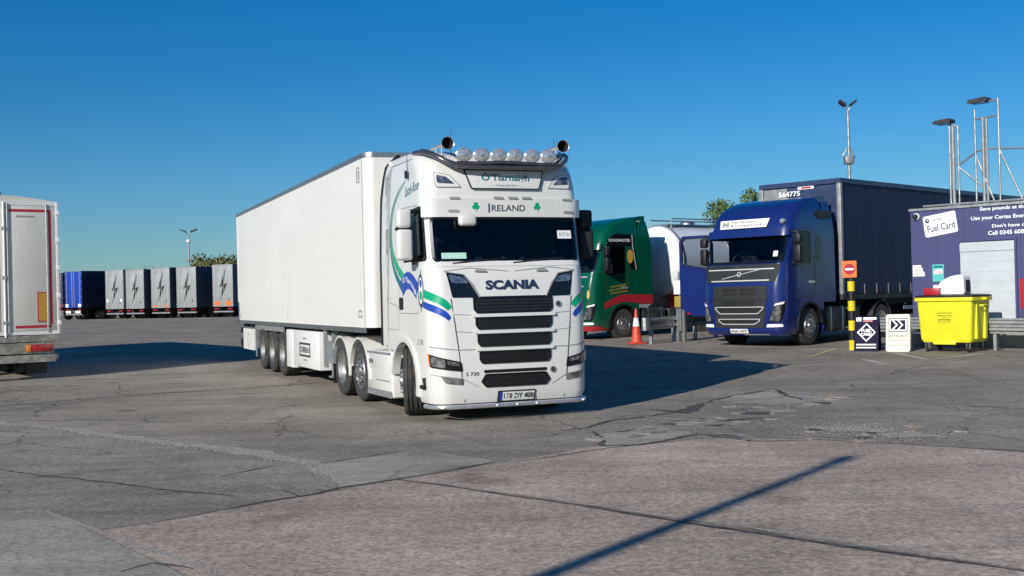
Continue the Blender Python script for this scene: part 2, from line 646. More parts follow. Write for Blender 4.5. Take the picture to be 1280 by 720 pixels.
# ------------------------------------------------------------------ ground
def ground_mat(name, ca, cb, cc, speck=.5, crack=1.0):
    m = bpy.data.materials.new(name)
    m.use_nodes = True
    n, l = m.node_tree.nodes, m.node_tree.links
    b = n['Principled BSDF']
    tc = n.new('ShaderNodeTexCoord')
    def noise(scale, det=5, rough=.6, st=None, rz=0):
        q = n.new('ShaderNodeTexNoise')
        q.inputs['Scale'].default_value = scale
        q.inputs['Detail'].default_value = det
        q.inputs['Roughness'].default_value = rough
        if st:
            mp = n.new('ShaderNodeMapping')
            mp.inputs['Scale'].default_value = st
            mp.inputs['Rotation'].default_value = (0, 0, rz)
            l.new(tc.outputs['Object'], mp.inputs[0])
            l.new(mp.outputs[0], q.inputs['Vector'])
        else:
            l.new(tc.outputs['Object'], q.inputs['Vector'])
        return q.outputs['Fac']
    def ramp(src, p0, p1, c0, c1):
        q = n.new('ShaderNodeValToRGB')
        q.color_ramp.elements[0].position, q.color_ramp.elements[1].position = p0, p1
        q.color_ramp.elements[0].color, q.color_ramp.elements[1].color = c0 + (1,), c1 + (1,)
        l.new(src, q.inputs[0])
        return q.outputs[0]
    def mixc(fac, a, c, mode='MIX'):
        q = n.new('ShaderNodeMix')
        q.data_type = 'RGBA'
        q.blend_type = mode
        for s_, v in ((q.inputs[0], fac), (q.inputs[6], a), (q.inputs[7], c)):
            if hasattr(v, 'node'):
                l.new(v, s_)
            elif isinstance(v, tuple):
                s_.default_value = v + (1,)
            else:
                s_.default_value = v
        return q.outputs[2]
    base = ramp(noise(.22, 6, .62), .36, .66, ca, cb)
    c1 = mixc(ramp(noise(1.1, 6, .7), .52, .72, (0, 0, 0), (1, 1, 1)), base, cc)
    # tyre scuffs swept along the drive direction
    scuff = ramp(noise(.9, 5, .6, (.10, 1.5, 1), R(-24)), .55, .75, (1, 1, 1), (.74, .73, .73))
    c2 = mixc(1.0, c1, scuff, 'MULTIPLY')
    scuff2 = ramp(noise(1.3, 4, .6, (1.2, .12, 1), R(14)), .58, .76, (1, 1, 1), (.80, .79, .78))
    c2 = mixc(1.0, c2, scuff2, 'MULTIPLY')
    # oil drips
    c3 = mixc(1.0, c2, ramp(noise(.75, 3, .5), .26, .36, (.62, .60, .58), (1, 1, 1)), 'MULTIPLY')
    # hairline crack network, broken up by noise
    nv = n.new('ShaderNodeTexNoise')
    nv.inputs['Scale'].default_value = 1.3
    nv.inputs['Detail'].default_value = 6
    l.new(tc.outputs['Object'], nv.inputs['Vector'])
    for sc_, wid, p0, p1, dark in ((.33, .020, .46, .52, .34), (1.15, .026, .54, .60, .48)):
        add = n.new('ShaderNodeMix')
        add.data_type = 'RGBA'
        add.blend_type = 'ADD'
        add.inputs[0].default_value = .55 if sc_ < 1 else .3
        l.new(tc.outputs['Object'], add.inputs[6])
        l.new(nv.outputs['Color'], add.inputs[7])
        vd = n.new('ShaderNodeTexVoronoi')
        vd.feature = 'DISTANCE_TO_EDGE'
        vd.inputs['Scale'].default_value = sc_
        l.new(add.outputs[2], vd.inputs['Vector'])
        line = ramp(vd.outputs['Distance'], wid * .35 * sc_, wid * sc_, (1 - crack * (1 - dark),) * 3, (1, 1, 1))
        mask = ramp(noise(.16 if sc_ < 1 else .12, 3, .5), p0, p1, (0, 0, 0), (1, 1, 1))
        c3 = mixc(mask, c3, mixc(1.0, c3, line, 'MULTIPLY'))
    # exposed aggregate
    vo = n.new('ShaderNodeTexVoronoi')
    vo.inputs['Scale'].default_value = 34
    l.new(tc.outputs['Object'], vo.inputs['Vector'])
    sep = n.new('ShaderNodeSeparateColor')
    l.new(vo.outputs['Color'], sep.inputs[0])
    sk = ramp(sep.outputs[0], .05, .95, (1 - speck, 1 - speck, 1 - speck), (1 + speck * .7,) * 3)
    c4 = mixc(1.0, c3, sk, 'MULTIPLY')
    c4 = mixc(1.0, c4, ramp(noise(.45, 4, .55), .34, .66, (.84, .84, .83), (1.10, 1.10, 1.10)), 'MULTIPLY')
    c4 = mixc(1.0, c4, ramp(noise(2.2, 5, .7, (.16, 1.0, 1), R(-32)), .40, .66, (1.08, 1.08, 1.07), (.86, .85, .84)), 'MULTIPLY')
    c5 = mixc(1.0, c4, ramp(noise(14, 6, .75), .3, .7, (.78, .77, .76), (1.14, 1.14, 1.14)), 'MULTIPLY')
    l.new(c5, b.inputs['Base Color'])
    b.inputs['Roughness'].default_value = .86
    b.inputs['Specular IOR Level'].default_value = .3
    bp = n.new('ShaderNodeBump')
    bp.inputs['Strength'].default_value = .55
    bp.inputs['Distance'].default_value = .012
    l.new(noise(26, 6, .75), bp.inputs['Height'])
    bp2 = n.new('ShaderNodeBump')
    bp2.inputs['Strength'].default_value = .35
    bp2.inputs['Distance'].default_value = .05
    l.new(noise(1.6, 4, .6), bp2.inputs['Height'])
    l.new(bp2.outputs[0], bp.inputs['Normal'])
    l.new(bp.outputs[0], b.inputs['Normal'])
    return m

GND = ground_mat('yard_concrete', (.268, .238, .198), (.330, .294, .246), (.232, .209, .176), .26)
BAY = ground_mat('worn_aggregate_concrete', (.425, .342, .278), (.525, .428, .350), (.385, .310, .254), .30, .28)
PCH = ground_mat('patch_concrete', (.345, .322, .266), (.398, .370, .306), (.318, .296, .246), .14, .5)
SLB = ground_mat('pale_slab_concrete', (.345, .315, .262), (.400, .366, .305), (.310, .283, .236), .20)
TAR = pm('joint_tar', (.028, .026, .025), .8, c2=(.09, .083, .075), vs=6)
AGG = pm('loose_aggregate', (.46, .42, .36), .85, c2=(.20, .18, .155), vs=38, mix=(.4, .6), bump=.25, bs=40)
FILL = pm('pale_filler', (.42, .40, .37), .85, c2=(.22, .205, .19), vs=20)
PTL = pm('faded_line_paint', (.58, .47, .20), .8, c2=(.30, .27, .22), vs=9, mix=(.34, .5))
PTW = pm('faded_white_paint', (.58, .56, .51), .8, c2=(.30, .28, .25), vs=9, mix=(.34, .5))

gx = [-2500, -900, -300, -120, -60, -40, -30] + [-20 + .5 * i for i in range(81)] + [30, 40, 60, 120, 300, 900, 2500]
gy = [-300, -90, -30, -10, -4] + [.5 * i for i in range(90)] + [45, 47.5, 50, 55, 60, 66, 75, 90, 105, 125, 150, 220, 400, 900, 2000, 4000]
v = [(x, y, gz(x, y)) for y in gy for x in gx]
nx = len(gx)
f = [(j * nx + i, j * nx + i + 1, (j + 1) * nx + i + 1, (j + 1) * nx + i) for j in range(len(gy) - 1) for i in range(nx - 1)]
ground = MB().add(v, f).build('ground', GND, None, 60)
tag(ground, kind='structure')

LAY = [0.0025]
def lift():
    LAY[0] += .00012
    return LAY[0]

def ribbon(name, pts, w, mat, jit=.03, wj=.4, step=.12, px=True):
    P = [G(*p) for p in pts] if px else [Vector((p[0], p[1], 0)) for p in pts]
    L = []
    for a, b in zip(P, P[1:]):
        k = max(1, int((b - a).length / step))
        L += [a.lerp(b, i / k) for i in range(k)]
    L.append(P[-1])
    h, vv, off, ww = lift(), [], 0., 1.
    for i, p in enumerate(L):
        d = (L[min(i + 1, len(L) - 1)] - L[max(i - 1, 0)])
        d.z = 0
        d.normalize()
        nrm = Vector((-d.y, d.x, 0))
        off = off * .82 + random.uniform(-jit, jit)
        ww = ww * .7 + .3 * random.uniform(1 - wj * 1.6, 1 + wj * 1.6)
        wa = w * .5 * max(.12, ww) * (min(1, .25 + i * .2) if i < 4 else 1) * (min(1, .25 + (len(L) - 1 - i) * .2))
        for s_ in (-1, 1):
            q = p + nrm * (off + s_ * wa)
            vv.append((q.x, q.y, gz(q.x, q.y) + h))
    ff = [(2 * i, 2 * i + 1, 2 * i + 3, 2 * i + 2) for i in range(len(L) - 1)]
    return MB().add(vv, ff).build(name, mat, ground, 0)

def sheet(name, pts, mat, step=.8, jit=0.):
    P = [G(*p) for p in pts]
    pl = [(p.x, p.y) for p in P]
    if jit:
        pl = [(a + random.uniform(-jit, jit), b + random.uniform(-jit, jit)) for a, b in dense(pl, .22)]
    h = lift()
    return flat(lambda a, b, d: Vector((a, b, gz(a, b) + h)), pl, 0, 0, name, mat, ground, step, step)

sheet('concrete_bay', [(-60, 640), (60, 639), (285, 745), (-60, 745)], SLB)
sheet('concrete_bay', [(64, 640), (122, 664), (395, 619), (498, 600), (700, 628), (1330, 722), (1330, 790), (300, 790), (290, 745)], BAY)
sheet('concrete_bay', [(500, 599), (640, 577), (745, 558), (885, 547), (1000, 546), (1330, 569), (1330, 720), (700, 626)], BAY)
sheet('concrete_patch', [(400, 580), (520, 562), (560, 568), (620, 577), (540, 591), (424, 610), (413, 596)], PCH, .4, .03)
sheet('concrete_patch', [(278, 596), (348, 583), (398, 582), (411, 597), (421, 609), (388, 618), (330, 606)], GND, .4, .03)
sheet('concrete_patch', [(745, 544), (810, 536), (868, 540), (835, 551), (752, 560)], PCH, .4, .05)
sheet('concrete_patch', [(900, 500), (965, 488), (1060, 494), (1010, 504), (960, 508)], PCH, .4, .12)
# sawn joints and cracks
ribbon('joint', [(0, 508), (150, 495), (360, 481), (420, 478)], .045, TAR, .012)
ribbon('joint', [(160, 494), (300, 487), (390, 479)], .03, TAR, .012)
ribbon('rough_joint', [(-20, 527), (60, 534), (150, 545), (250, 557), (330, 568), (385, 579), (412, 597)], .24, AGG, .04, .6)
ribbon('rough_joint', [(150, 546), (250, 559), (345, 572), (400, 581), (424, 609)], .15, AGG, .04, .6)
ribbon('joint', [(-30, 641), (58, 639), (120, 662), (200, 693), (285, 722), (340, 745)], .05, AGG, .012)
ribbon('crack', [(150, 715), (190, 704), (240, 712)], 0.072, TAR, .02)
ribbon('crack', [(120, 664), (190, 654), (270, 640)], 0.032, TAR, .02)
ribbon('crack', [(225, 648), (275, 639)], 0.065, TAR, .02)
ribbon('crack', [(272, 639), (330, 627), (395, 617), (424, 610), (500, 599), (560, 590), (618, 577)], 0.043, TAR, .012)
ribbon('crack', [(275, 596), (330, 585), (347, 582)], 0.051, TAR, .02)
ribbon('crack', [(278, 597), (330, 607), (366, 616), (388, 618)], .035, AGG, .02)
ribbon('crack', [(352, 612), (372, 620)], 0.087, TAR, .02)
ribbon('crack', [(400, 579), (460, 571), (518, 562)], 0.043, TAR, .012)
ribbon('crack', [(518, 562), (560, 569), (620, 577)], .05, AGG, .02)
ribbon('joint', [(498, 600), (560, 608), (640, 620), (740, 634), (860, 654), (960, 668), (1080, 686), (1200, 704), (1320, 722)], .060, TAR, .014, .6)
ribbon('joint', [(560, 607), (700, 626), (860, 650), (960, 664), (1100, 684), (1300, 714)], .035, AGG, .015, .6)
ribbon('joint', [(880, 544), (1000, 549), (1120, 555), (1330, 567)], .04, TAR, .012)
ribbon('crack', [(640, 578), (700, 569), (760, 560), (880, 548)], 0.032, TAR, .02)
ribbon('crack', [(680, 541), (735, 536), (770, 525), (840, 515), (890, 500), (960, 486)], 0.051, TAR, .05, .8)
ribbon('crack', [(745, 540), (752, 558), (800, 556), (836, 550), (870, 542), (940, 551), (1010, 551)], 0.072, TAR, .05, .8)
ribbon('crack', [(812, 512), (860, 517), (880, 505)], 0.160, TAR, .06, .8)
ribbon('crack', [(860, 522), (905, 526), (950, 522)], 0.087, TAR, .05, .8)
ribbon('crack', [(800, 520), (850, 524), (910, 525)], .16, FILL, .06, .8)
ribbon('crack', [(880, 541), (920, 543), (955, 551)], .12, FILL, .05, .8)
ribbon('crack', [(940, 486), (985, 490), (1040, 494), (1100, 496)], .18, FILL, .05, .8)
ribbon('crack', [(900, 502), (960, 498), (1000, 493), (1012, 504), (1040, 506)], .08, FILL, .05, .8)
ribbon('crack', [(965, 486), (1000, 500), (1030, 499)], 0.072, TAR, .05, .8)
ribbon('crack', [(1010, 537), (1060, 539), (1115, 541)], 0.319, TAR, .06, .8)
ribbon('tar_scar', [(1000, 534), (1080, 538), (1190, 546)], .55, AGG, .08, .6)
ribbon('crack', [(1085, 542), (1130, 541)], 0.232, TAR, .06, .8)
ribbon('crack', [(-20, 585), (90, 598), (200, 612), (300, 622)], 0.026, TAR, .03)
# painted bay lines by the kiosk
for a in ([(1010, 447), (1045, 436), (1066, 437)],):
    ribbon('painted_line', a, .10, PTL, .004, .15)
for a in ([(1115, 441), (1160, 450)], [(1160, 450), (1240, 441)], [(1076, 449), (1110, 456)], [(1030, 442), (1110, 441)], [(990, 458), (1060, 454)]):
    ribbon('painted_line', a, .10, PTW, .004, .2)

# broken plates of concrete along the failed joint
for k in range(64):
    if k < 44:
        t_ = random.random()
        px, py = 740 + 330 * t_, 549 - 52 * t_ + random.gauss(0, 9)
    else:
        px, py = random.gauss(1090, 60), random.gauss(540, 6)
    p = G(px, py)
    q_ = random.uniform(.07, .26) * (1 if k < 44 else .5)
    n_ = random.randint(4, 6)
    a0 = random.uniform(0, 6)
    pl = [(q_ * random.uniform(.55, 1.1) * math.cos(a0 + 2 * PI * i / n_) * 1.3, q_ * random.uniform(.55, 1.1) * math.sin(a0 + 2 * PI * i / n_)) for i in range(n_)]
    o_ = MB().prism(pl, 'z', -.02, random.uniform(.002, .007)).build('concrete_fragment', random.choice((PCH, GND, GND, BAY, TAR)), ground, 0)
    o_.location = p
    o_.rotation_euler = (random.gauss(0, .015), random.gauss(0, .015), 0)

# loose stones in the worn hollow
sm_ = MB()
for k in range(900):
    px = random.gauss(1090, 60)
    py = 540 + (px - 1090) * .05 + random.gauss(0, 6)
    if random.random() < .35:
        t = random.random()
        px, py = -10 + t * 410, 528 + t * 55 + random.gauss(0, 1.6)
    p = G(px, py)
    r_ = random.uniform(.006, .020)
    a = [Vector((random.uniform(.6, 1) * r_ * math.cos(2 * PI * i / 4), random.uniform(.6, 1) * r_ * math.sin(2 * PI * i / 4), 0)) for i in range(4)]
    base = p + Vector((0, 0, .006))
    sm_.add([base + q for q in a] + [base + Vector((0, 0, r_ * .8))], [(0, 1, 4), (1, 2, 4), (2, 3, 4), (3, 0, 4)])
tag(sm_.build('gravel', GRV, None, 0), 'loose grey stones scattered over the worn broken concrete', 'gravel', kind='stuff')
# ------------------------------------------------------------------ white tractor unit in the middle
TR = R(21.5)
CAB_R = R(22.4)
A_LOC = Vector((.03, 16.72, .03))
SA = Cab([(.24, .05, 1.17, .24, .06), (.34, .0, 1.205, .26, .07), (.95, .0, 1.215, .26, .07), (1.5, .02, 1.215, .25, .07), (2.0, .07, 1.215, .24, .07),
          (2.14, .11, 1.215, .22, .07), (2.20, .15, 1.215, .20, .07), (2.86, .26, 1.215, .20, .07), (3.1, .25, 1.215, .20, .07), (3.3, .25, 1.21, .22, .08),
          (3.5, .28, 1.20, .26, .1), (3.64, .36, 1.19, .3, .1), (3.76, .52, 1.17, .3, .1), (3.84, .78, 1.13, .3, .1), (3.89, 1.2, 1.02, .3, .1)], 2.2)
T = root('lorry_tractor', 'white tractor unit with green and blue stripes and roof lamps, in the middle', 'lorry', A_LOC, CAB_R)
P = SA.P
SA.shell('body', W, T, [.24, .34, .6, .95, 1.2, 1.5, 1.8, 2.0, 2.14, 2.25, 2.55, 2.83, 2.95, 3.1, 3.3, 3.5, 3.64, 3.76, 3.84, 3.89],
         [.72, 1.0, 1.3, 1.75, 2.0, 2.2],
         [(-1, 1.33, 2.24, 2.84, 0), (1.66, 3.3, 2.24, 2.96, 0), (2.72, 9, 0, 1.2, 0)])
LS = {sg: SA.side(sg) for sg in (-1, 1)}
# wheel arch surround
for sg in (-1, 1):
    arc = [(1.35 + .61 * math.cos(R(a)), .50 + .61 * math.sin(R(a))) for a in range(46, 196, 10)]
    flat(LS[sg], [(.71, .30), (.71, 1.215), (2.2, 1.215), (2.2, .96)] + arc, -.03, .0015, 'arch_panel', W, T)
    arc_fender(sg, sg * 1.24, sg * 1.12, 1.35, .50, .585, .665, 8, 196).build('wheel_arch_lip', W, T)
    MB().box(min(sg * .72, sg * .74), max(sg * .72, sg * .74), .6, 2.1, .3, 1.25).box(min(sg * .72, sg * 1.2), max(sg * .72, sg * 1.2), .6, 2.1, 1.22, 1.25).build('wheel_well', DRK, T)
# interior
m = MB()
x0, x1, y0, y1, z0, z1 = -1.19, 1.19, .55, 2.1, 1.3, 3.05
m.add([(x0, y0, z0), (x1, y0, z0), (x1, y1, z0), (x0, y1, z0), (x0, y0, z1), (x1, y0, z1), (x1, y1, z1), (x0, y1, z1)],
      [(0, 1, 2, 3), (4, 7, 6, 5), (2, 3, 7, 6)]).build('interior', INT, T, 0)
MB().rbox(-1.12, 1.12, .30, .85, 1.7, 2.20, .06).build('dashboard', GREY, T)
for x in (-.58, .58):
    MB().rbox(x - .26, x + .26, 1.25, 1.45, 1.9, 2.75, .08).rbox(x - .14, x + .14, 1.27, 1.40, 2.74, 2.96, .05).build('seat', INT, T)
m = MB()
m.tube([(-.58 + .23 * math.cos(t), .93 + .08 * math.sin(t), 2.28 + .2 * math.sin(t)) for t in [2 * PI * i / 24 for i in range(25)]], .018, 6)
m.build('steering_wheel', BLK, T)
MB().rbox(-1.1, 1.1, .42, .60, 2.70, 2.86, .03).build('sun_blind', INT, T)
# windscreen
wo, wi = rr(-1.15, 2.215, 1.15, 2.86, .09), rr(-1.105, 2.25, 1.105, 2.835, .06)
ring(P, wo, wi, .001, .006, 'windscreen_seal', GBK, T)
flat(P, rr(-1.14, 2.23, 1.14, 2.85, .07), .004, .004, 'windscreen', GLS, T, .1)
for sg in (-1, 1):
    sw = [(sg * 1.235, 2.24), (sg * 1.235, 2.98), (sg * 1.75, 2.99), (sg * 2.18, 2.92), (sg * 2.18, 2.40), (sg * 1.75, 2.24)]
    si = [(sg * 1.265, 2.28), (sg * 1.265, 2.95), (sg * 1.75, 2.96), (sg * 2.14, 2.89), (sg * 2.14, 2.43), (sg * 1.74, 2.28)]
    ring(P, rpoly(sw, .06), rpoly(si, .05), .001, .008, 'window_seal', GBK, T)
    flat(P, rpoly(sw, .06), .004, .004, 'side_window', GLS, T, .1)
    flat(P, [(sg * 1.5, 2.9), (sg * 1.29, 2.985), (sg * 1.29, 3.02), (sg * 2.2, 2.95), (sg * 2.2, 2.90)], .008, .03, 'window_deflector', GBK, T, .1)
    # door outline
    do = [(.62, 1.50), (.62, 2.14), (.56, 3.05), (1.5, 3.06), (1.58, 2.9), (1.58, 1.50)]
    di = [(.633, 1.513), (.633, 2.14), (.573, 3.037), (1.492, 3.047), (1.567, 2.897), (1.567, 1.513)]
    ring(LS[sg], rpoly(do, .05), rpoly(di, .05), .0005, .002, 'door_seam', SEAL, T)
    flat(LS[sg], rr(1.36, 1.56, 1.54, 1.74, .03), .001, .012, 'door_handle', BLK, T)
    ring(LS[sg], rpoly([(1.62, 1.25), (1.62, 1.62), (2.16, 1.68), (2.16, 1.25)], .04), rpoly([(1.632, 1.262), (1.632, 1.609), (2.148, 1.667), (2.148, 1.262)], .04), .0005, .002, 'locker_seam', SEAL, T)
    # air deflector behind the cab
    flat(LS[sg], [(2.19, 1.0), (2.44, 1.0), (2.44, 2.4), (2.34, 3.25), (2.20, 3.70), (2.08, 3.89), (1.86, 3.89), (1.86, 3.75), (2.19, 3.6)], -.05, .004, 'side_deflector', W, T, 0, .2)
    flat(LS[sg], [(2.44, 1.0), (2.53, 1.0), (2.53, 2.4), (2.43, 3.30), (2.28, 3.76), (2.13, 3.95), (2.08, 3.89), (2.20, 3.70), (2.34, 3.25), (2.44, 2.4)], -.04, .012, 'deflector_edge', BLK, T, 0, .2)
    # mirrors
    mm = MB().rbox(sg * 1.42 - .105, sg * 1.42 + .105, .52, .72, 2.72, 2.99, .045, 3).rbox(sg * 1.42 - .115, sg * 1.42 + .115, .50, .72, 2.26, 2.70, .05, 3)
    mo = mm.build('mirror', W if sg < 0 else VGR, T)
    MB().box(sg * 1.42 - .10, sg * 1.42 + .10, .60, .70, 2.69, 2.73).build('mirror_bracket', BLK, mo)
    a = min(sg * 1.2, sg * 1.36)
    MB().rbox(a, a + .18, .58, .66, 2.93, 2.99, .015).rbox(a, a + .18, .58, .66, 2.24, 2.31, .015).rbox(sg * 1.27 - .02, sg * 1.27 + .02, .56, .68, 2.2, 2.34, .01).build('mirror_arm', BLK, mo)
    g = MB().box(sg * 1.42 - .09, sg * 1.42 + .09, .721, .724, 2.30, 2.66).box(sg * 1.42 - .085, sg * 1.42 + .085, .721, .724, 2.75, 2.96)
    g.build('mirror_glass', CHR, mo)
# rear chassis
ch = MB()
for x in (-.43, .36):
    ch.box(x, x + .07, 1.2, 6.0, .68, .94)
ch.box(-.43, .43, 3.0, 3.1, .7, .9).box(-.43, .43, 5.8, 5.9, .7, .9)
ch.box(-.40, .40, 3.85, 3.95, .42, .58).box(-.40, .40, 5.1, 5.2, .42, .58)
ch.build('chassis_frame', CHS, T)
m = MB()
m.lathe([(.001, 1.0), (.45, 1.0), (.47, .97), (.47, .94), (.001, .93)], (0, 4.45, .12), 'z', 28)
m.build('fifth_wheel', CHS, T)
MB().box(-.5, .5, 2.5, 3.2, .94, .97).build('catwalk', ALU, T)
for sg in (-1, 1):
    MB().rbox(min(sg * 1.23, sg * .75), max(sg * 1.23, sg * .75), 1.985, 3.40, .20, .92, .035, 3).build('side_skirt', W, T)
    flat(plane_x(sg * 1.23, sg), [(2.02, .86), (3.36, .86), (3.36, .895), (2.02, .895)], .001, .006, 'skirt_vent', STL, T)
    flat(plane_x(sg * 1.23, sg), [(2.1, .445), (2.85, .44), (2.85, .46), (2.1, .465)], .001, .008, 'skirt_trim', SEAL, T)
    flat(plane_x(sg * 1.23, sg), [(1.995, .20), (3.39, .20), (3.36, .30), (2.0, .30)], .001, .006, 'skirt_foot', STL, T)
    for yy in (3.05, 3.18):
        flat(plane_x(sg * 1.23, sg), rr(yy, .70, yy + .05, .77, .015), .001, .01, 'skirt_latch', SEA, T)
    for y in (3.9, 5.15):
        a, b = (sg * 1.24, sg * .80)
        arc_fender(sg, a, b, y, .50, .565, .60, 12, 172).build('mudguard', W, T)
        MB().rbox(min(sg * 1.245, sg * 1.20), max(sg * 1.245, sg * 1.20), y - .665, y - .585, .42, .60, .01).build('mudguard_stay', W, T)
        wheel(T, sg * 1.05, y, .50 + gz(-3, 20.5 + (y - 4)) - .03, sg, .5, .32, 'front' if y < 4 else 'rear', ALU)
    MB().box(min(sg * 1.22, sg * .85), max(sg * 1.22, sg * .85), 5.72, 5.735, .22, .62).build('mud_flap', BLK, T)
    wheel(T, sg * 1.05, 1.35, .50, sg, .5, .355, 'front', ALU, R(-19))
    MB().rbox(min(sg * .5, sg * .95), max(sg * .5, sg * .95), 6.0, 6.06, .62, .76, .01).build('tail_lamp_board', CHS, T)
# ---- front panels
for sg in (-1, 1):
    M_ = (lambda p: p) if sg > 0 else mirx
    flat(P, M_(rpoly([(.97, 2.075), (.72, 2.035), (.63, 1.905), (.515, 1.715), (.90, 1.72), (.935, 1.9)], .02)), .001, .010, 'air_inlet', GBK, T, .1)
    flat(P, M_(rpoly([(.95, 2.045), (.735, 2.005), (.66, 1.915), (.90, 1.925)], .02)), .011, .020, 'upper_lamp', LENS, T, .1)
    flat(P, M_([(.995, 2.09), (.72, 2.05), (.60, 1.905), (.50, 1.71), (.515, 1.71), (.63, 1.91), (.73, 2.037), (.98, 2.075)]), .001, .016, 'inlet_trim', SEAL, T, .1)
    hl = flat(P, M_(rpoly([(1.31, .94), (.81, .825), (.79, .69), (1.28, .755)], .025)), .001, .012, 'headlight', GBK, T, .06)
    flat(P, M_(rpoly([(1.285, .915), (1.05, .865), (1.04, .745), (1.255, .775)], .02)), .013, .020, 'reflector', LENS, hl, .06)
    flat(P, M_(rpoly([(1.02, .85), (.84, .81), (.83, .765), (1.01, .79)], .015)), .013, .018, 'running_light', LENS, hl, .06)
    flat(P, M_(rpoly([(1.345, .945), (1.315, .94), (1.285, .76), (1.31, .765)], .005)), .001, .013, 'indicator', AMB, hl, .06)
    flat(P, M_(rpoly([(1.12, .635), (.785, .585), (.785, .50), (1.05, .535)], .02)), .001, .010, 'fog_lamp', LENS, T, .08)
    # shut lines
    flat(P, M_([(.915, 1.71), (.835, 1.0), (.755, .26), (.767, .26), (.847, 1.0), (.927, 1.71)]), .0, .005, 'panel_seam', SEA, T, .04)
    flat(P, M_([(1.30, 1.035), (.84, .985), (.56, .985), (.56, .998), (.84, .998), (1.30, 1.05)]), .0, .005, 'panel_seam', SEAL, T, .04)
    for zz in (1.465, 1.225):
        flat(P, M_([(.60, zz), (.895, zz + .02), (.895, zz + .027), (.60, zz + .007)]), .0, .005, 'panel_seam', SEAL, T, .04)
    flat(P, M_([(1.30, .665), (.80, .60), (.56, .47), (.56, .46), (.80, .585), (1.30, .655)]), .0, .005, 'panel_seam', SEAL, T, .04)
    # bonnet line below the windscreen
    flat(P, M_([(1.0, 2.095), (.62, 2.14), (.05, 2.085), (.05, 2.073), (.62, 2.125), (1.0, 2.083)]), .0005, .003, 'panel_seam', SEAL, T, .1)
    flat(P, M_(rpoly([(.52, 2.115), (.40, 2.105), (.38, 2.075), (.56, 2.08)], .01)), .002, .03, 'grab_handle', SEAL, T)
for i, (hw, a, b, ch_) in enumerate(((.605, 1.485, 1.728, .05), (.585, 1.262, 1.440, .04), (.565, 1.022, 1.200, .04), (.545, .785, .960, .04), (.53, .455, .645, .07))):
    poly = [(-hw + ch_, a), (hw - ch_, a), (hw, a + .06), (hw, b), (-hw, b), (-hw, a + .06)] if i < 4 else [(-hw + ch_, a), (hw - ch_, a), (hw, a + .08), (hw - ch_, b), (-hw + ch_, b), (-hw, a + .08)]
    g = flat(P, rpoly(poly, .02), -.0, .003, 'grille', DRK, T, .1)
    for k in range(5):
        zz = a + .03 + k * (b - a - .06) / 4
        flat(P, [(-hw + .06, zz - .006), (hw - .06, zz - .006), (hw - .06, zz + .006), (-hw + .06, zz + .006)], .004, .011, 'grille_slat', GBK, g, .1)
    ring(P, rpoly(poly, .02), rpoly([(x * .965, a + (z - a) * .86 + .014) for x, z in poly], .02), .002, .016, 'grille_surround', GBK, g)
flat(P, rr(-.48, .655, .48, .70, .015), .001, .004, 'slot', GBK, T, .1)
for zz, hw in ((1.4625, .63), (1.231, .61), (.991, .59)):
    flat(P, rr(-hw, zz - .022, hw, zz + .022, .012), .001, .034, 'grille_bar', W, T, .1)
text('lettering', 'SCANIA', NAVT, T, lambda a, b: P(a, b, .009), -.41, .41, 1.82, 1.955, .05)
text('model_badge', 'S 730', SEA, T, lambda a, b: P(a, b, .006), -.745, -.555, .625, .675, .01)
for cx, cz in ((.70, 1.60), (.575, .665)):
    flat(P, disc(cx, cz, .045), .001, .010, 'emblem', SEA, T)
    ring(P, disc(cx, cz, .045), disc(cx, cz, .034), .010, .014, 'emblem_rim', CHR, T)
np_ = flat(P, rr(-.27, .255, .27, .385, .012), .01, .018, 'number_plate', PLT, T, .1)
flat(P, rr(-.265, .26, -.215, .38, .008), .0185, .0195, 'plate_band', BLU, np_)
ring(P, rr(-.285, .24, .285, .40, .012), rr(-.268, .257, .268, .383, .012), .008, .024, 'plate_frame', BLK, np_)
text('plate_number', '178 DY 408', SEA, np_, lambda a, b: P(a, b, .0195), -.195, .25, .280, .360, .02)
# bumper tube with small lamps
bt = MB().tube([P(-1.42 + 2.84 * i / 24, .20, .035) for i in range(25)], .032, 10).build('bumper_tube', CHR, T)
for s_ in (-1.05, -.30, 0, .30, 1.05):
    p = P(s_, .20, .07)
    MB().lathe([(.001, -.02), (.014, -.012), (.016, .01)], p, 'y', 10).build('marker_lamp', WTX, bt)
for sg in (-1, 1):                     # tow step beside the lamp
    p = P(sg * 1.46, .56, 0)
    MB().rbox(p.x - .05, p.x + .05, p.y - .04, p.y + .14, .44, .50, .02).tube([(p.x, p.y, .50), (p.x + sg * .02, p.y, .60)], .03, 8).build('step_bracket', BLK, T)
    text('side_badge', 'S 730', SEAL, T, (lambda a, b: Vector((1.2185, a, b))) if sg > 0 else (lambda a, b: Vector((-1.2185, 1.16 - a, b))), .44, .70, 1.06, 1.14, .01)
# wipers and cowl
flat(P, rr(-1.15, 2.155, 1.15, 2.215, .02), .001, .012, 'cowl', W, T, .1)
for s0, s1 in ((-.85, -.05), (.05, .85)):
    MB().tube([P(s0, 2.20, .02), P((s0 + s1) / 2, 2.245, .03), P(s1, 2.265, .022)], .010, 6).build('wiper', BLK, T)
# permit card, cab papers on the dashboard
flat(P, rr(-1.0, 2.265, -.64, 2.35, .01), .006, .007, 'windscreen_card', pm('pale_green_card', (.45, .68, .58), .5), T, .1)
flat(P, rr(.80, 2.545, 1.03, 2.665, .01), .006, .007, 'windscreen_note', WTX, T, .1)
text('note_text', 'NOT IN', SEAL, T, lambda a, b: P(a, b, .0085), .83, 1.0, 2.58, 2.635, .01)
for x in (-.42, -.36, -.02, .28):
    MB().rbox(x - .02, x + .02, .34, .36, 2.2, 2.30, .005).build('dashboard_item', WP, T)
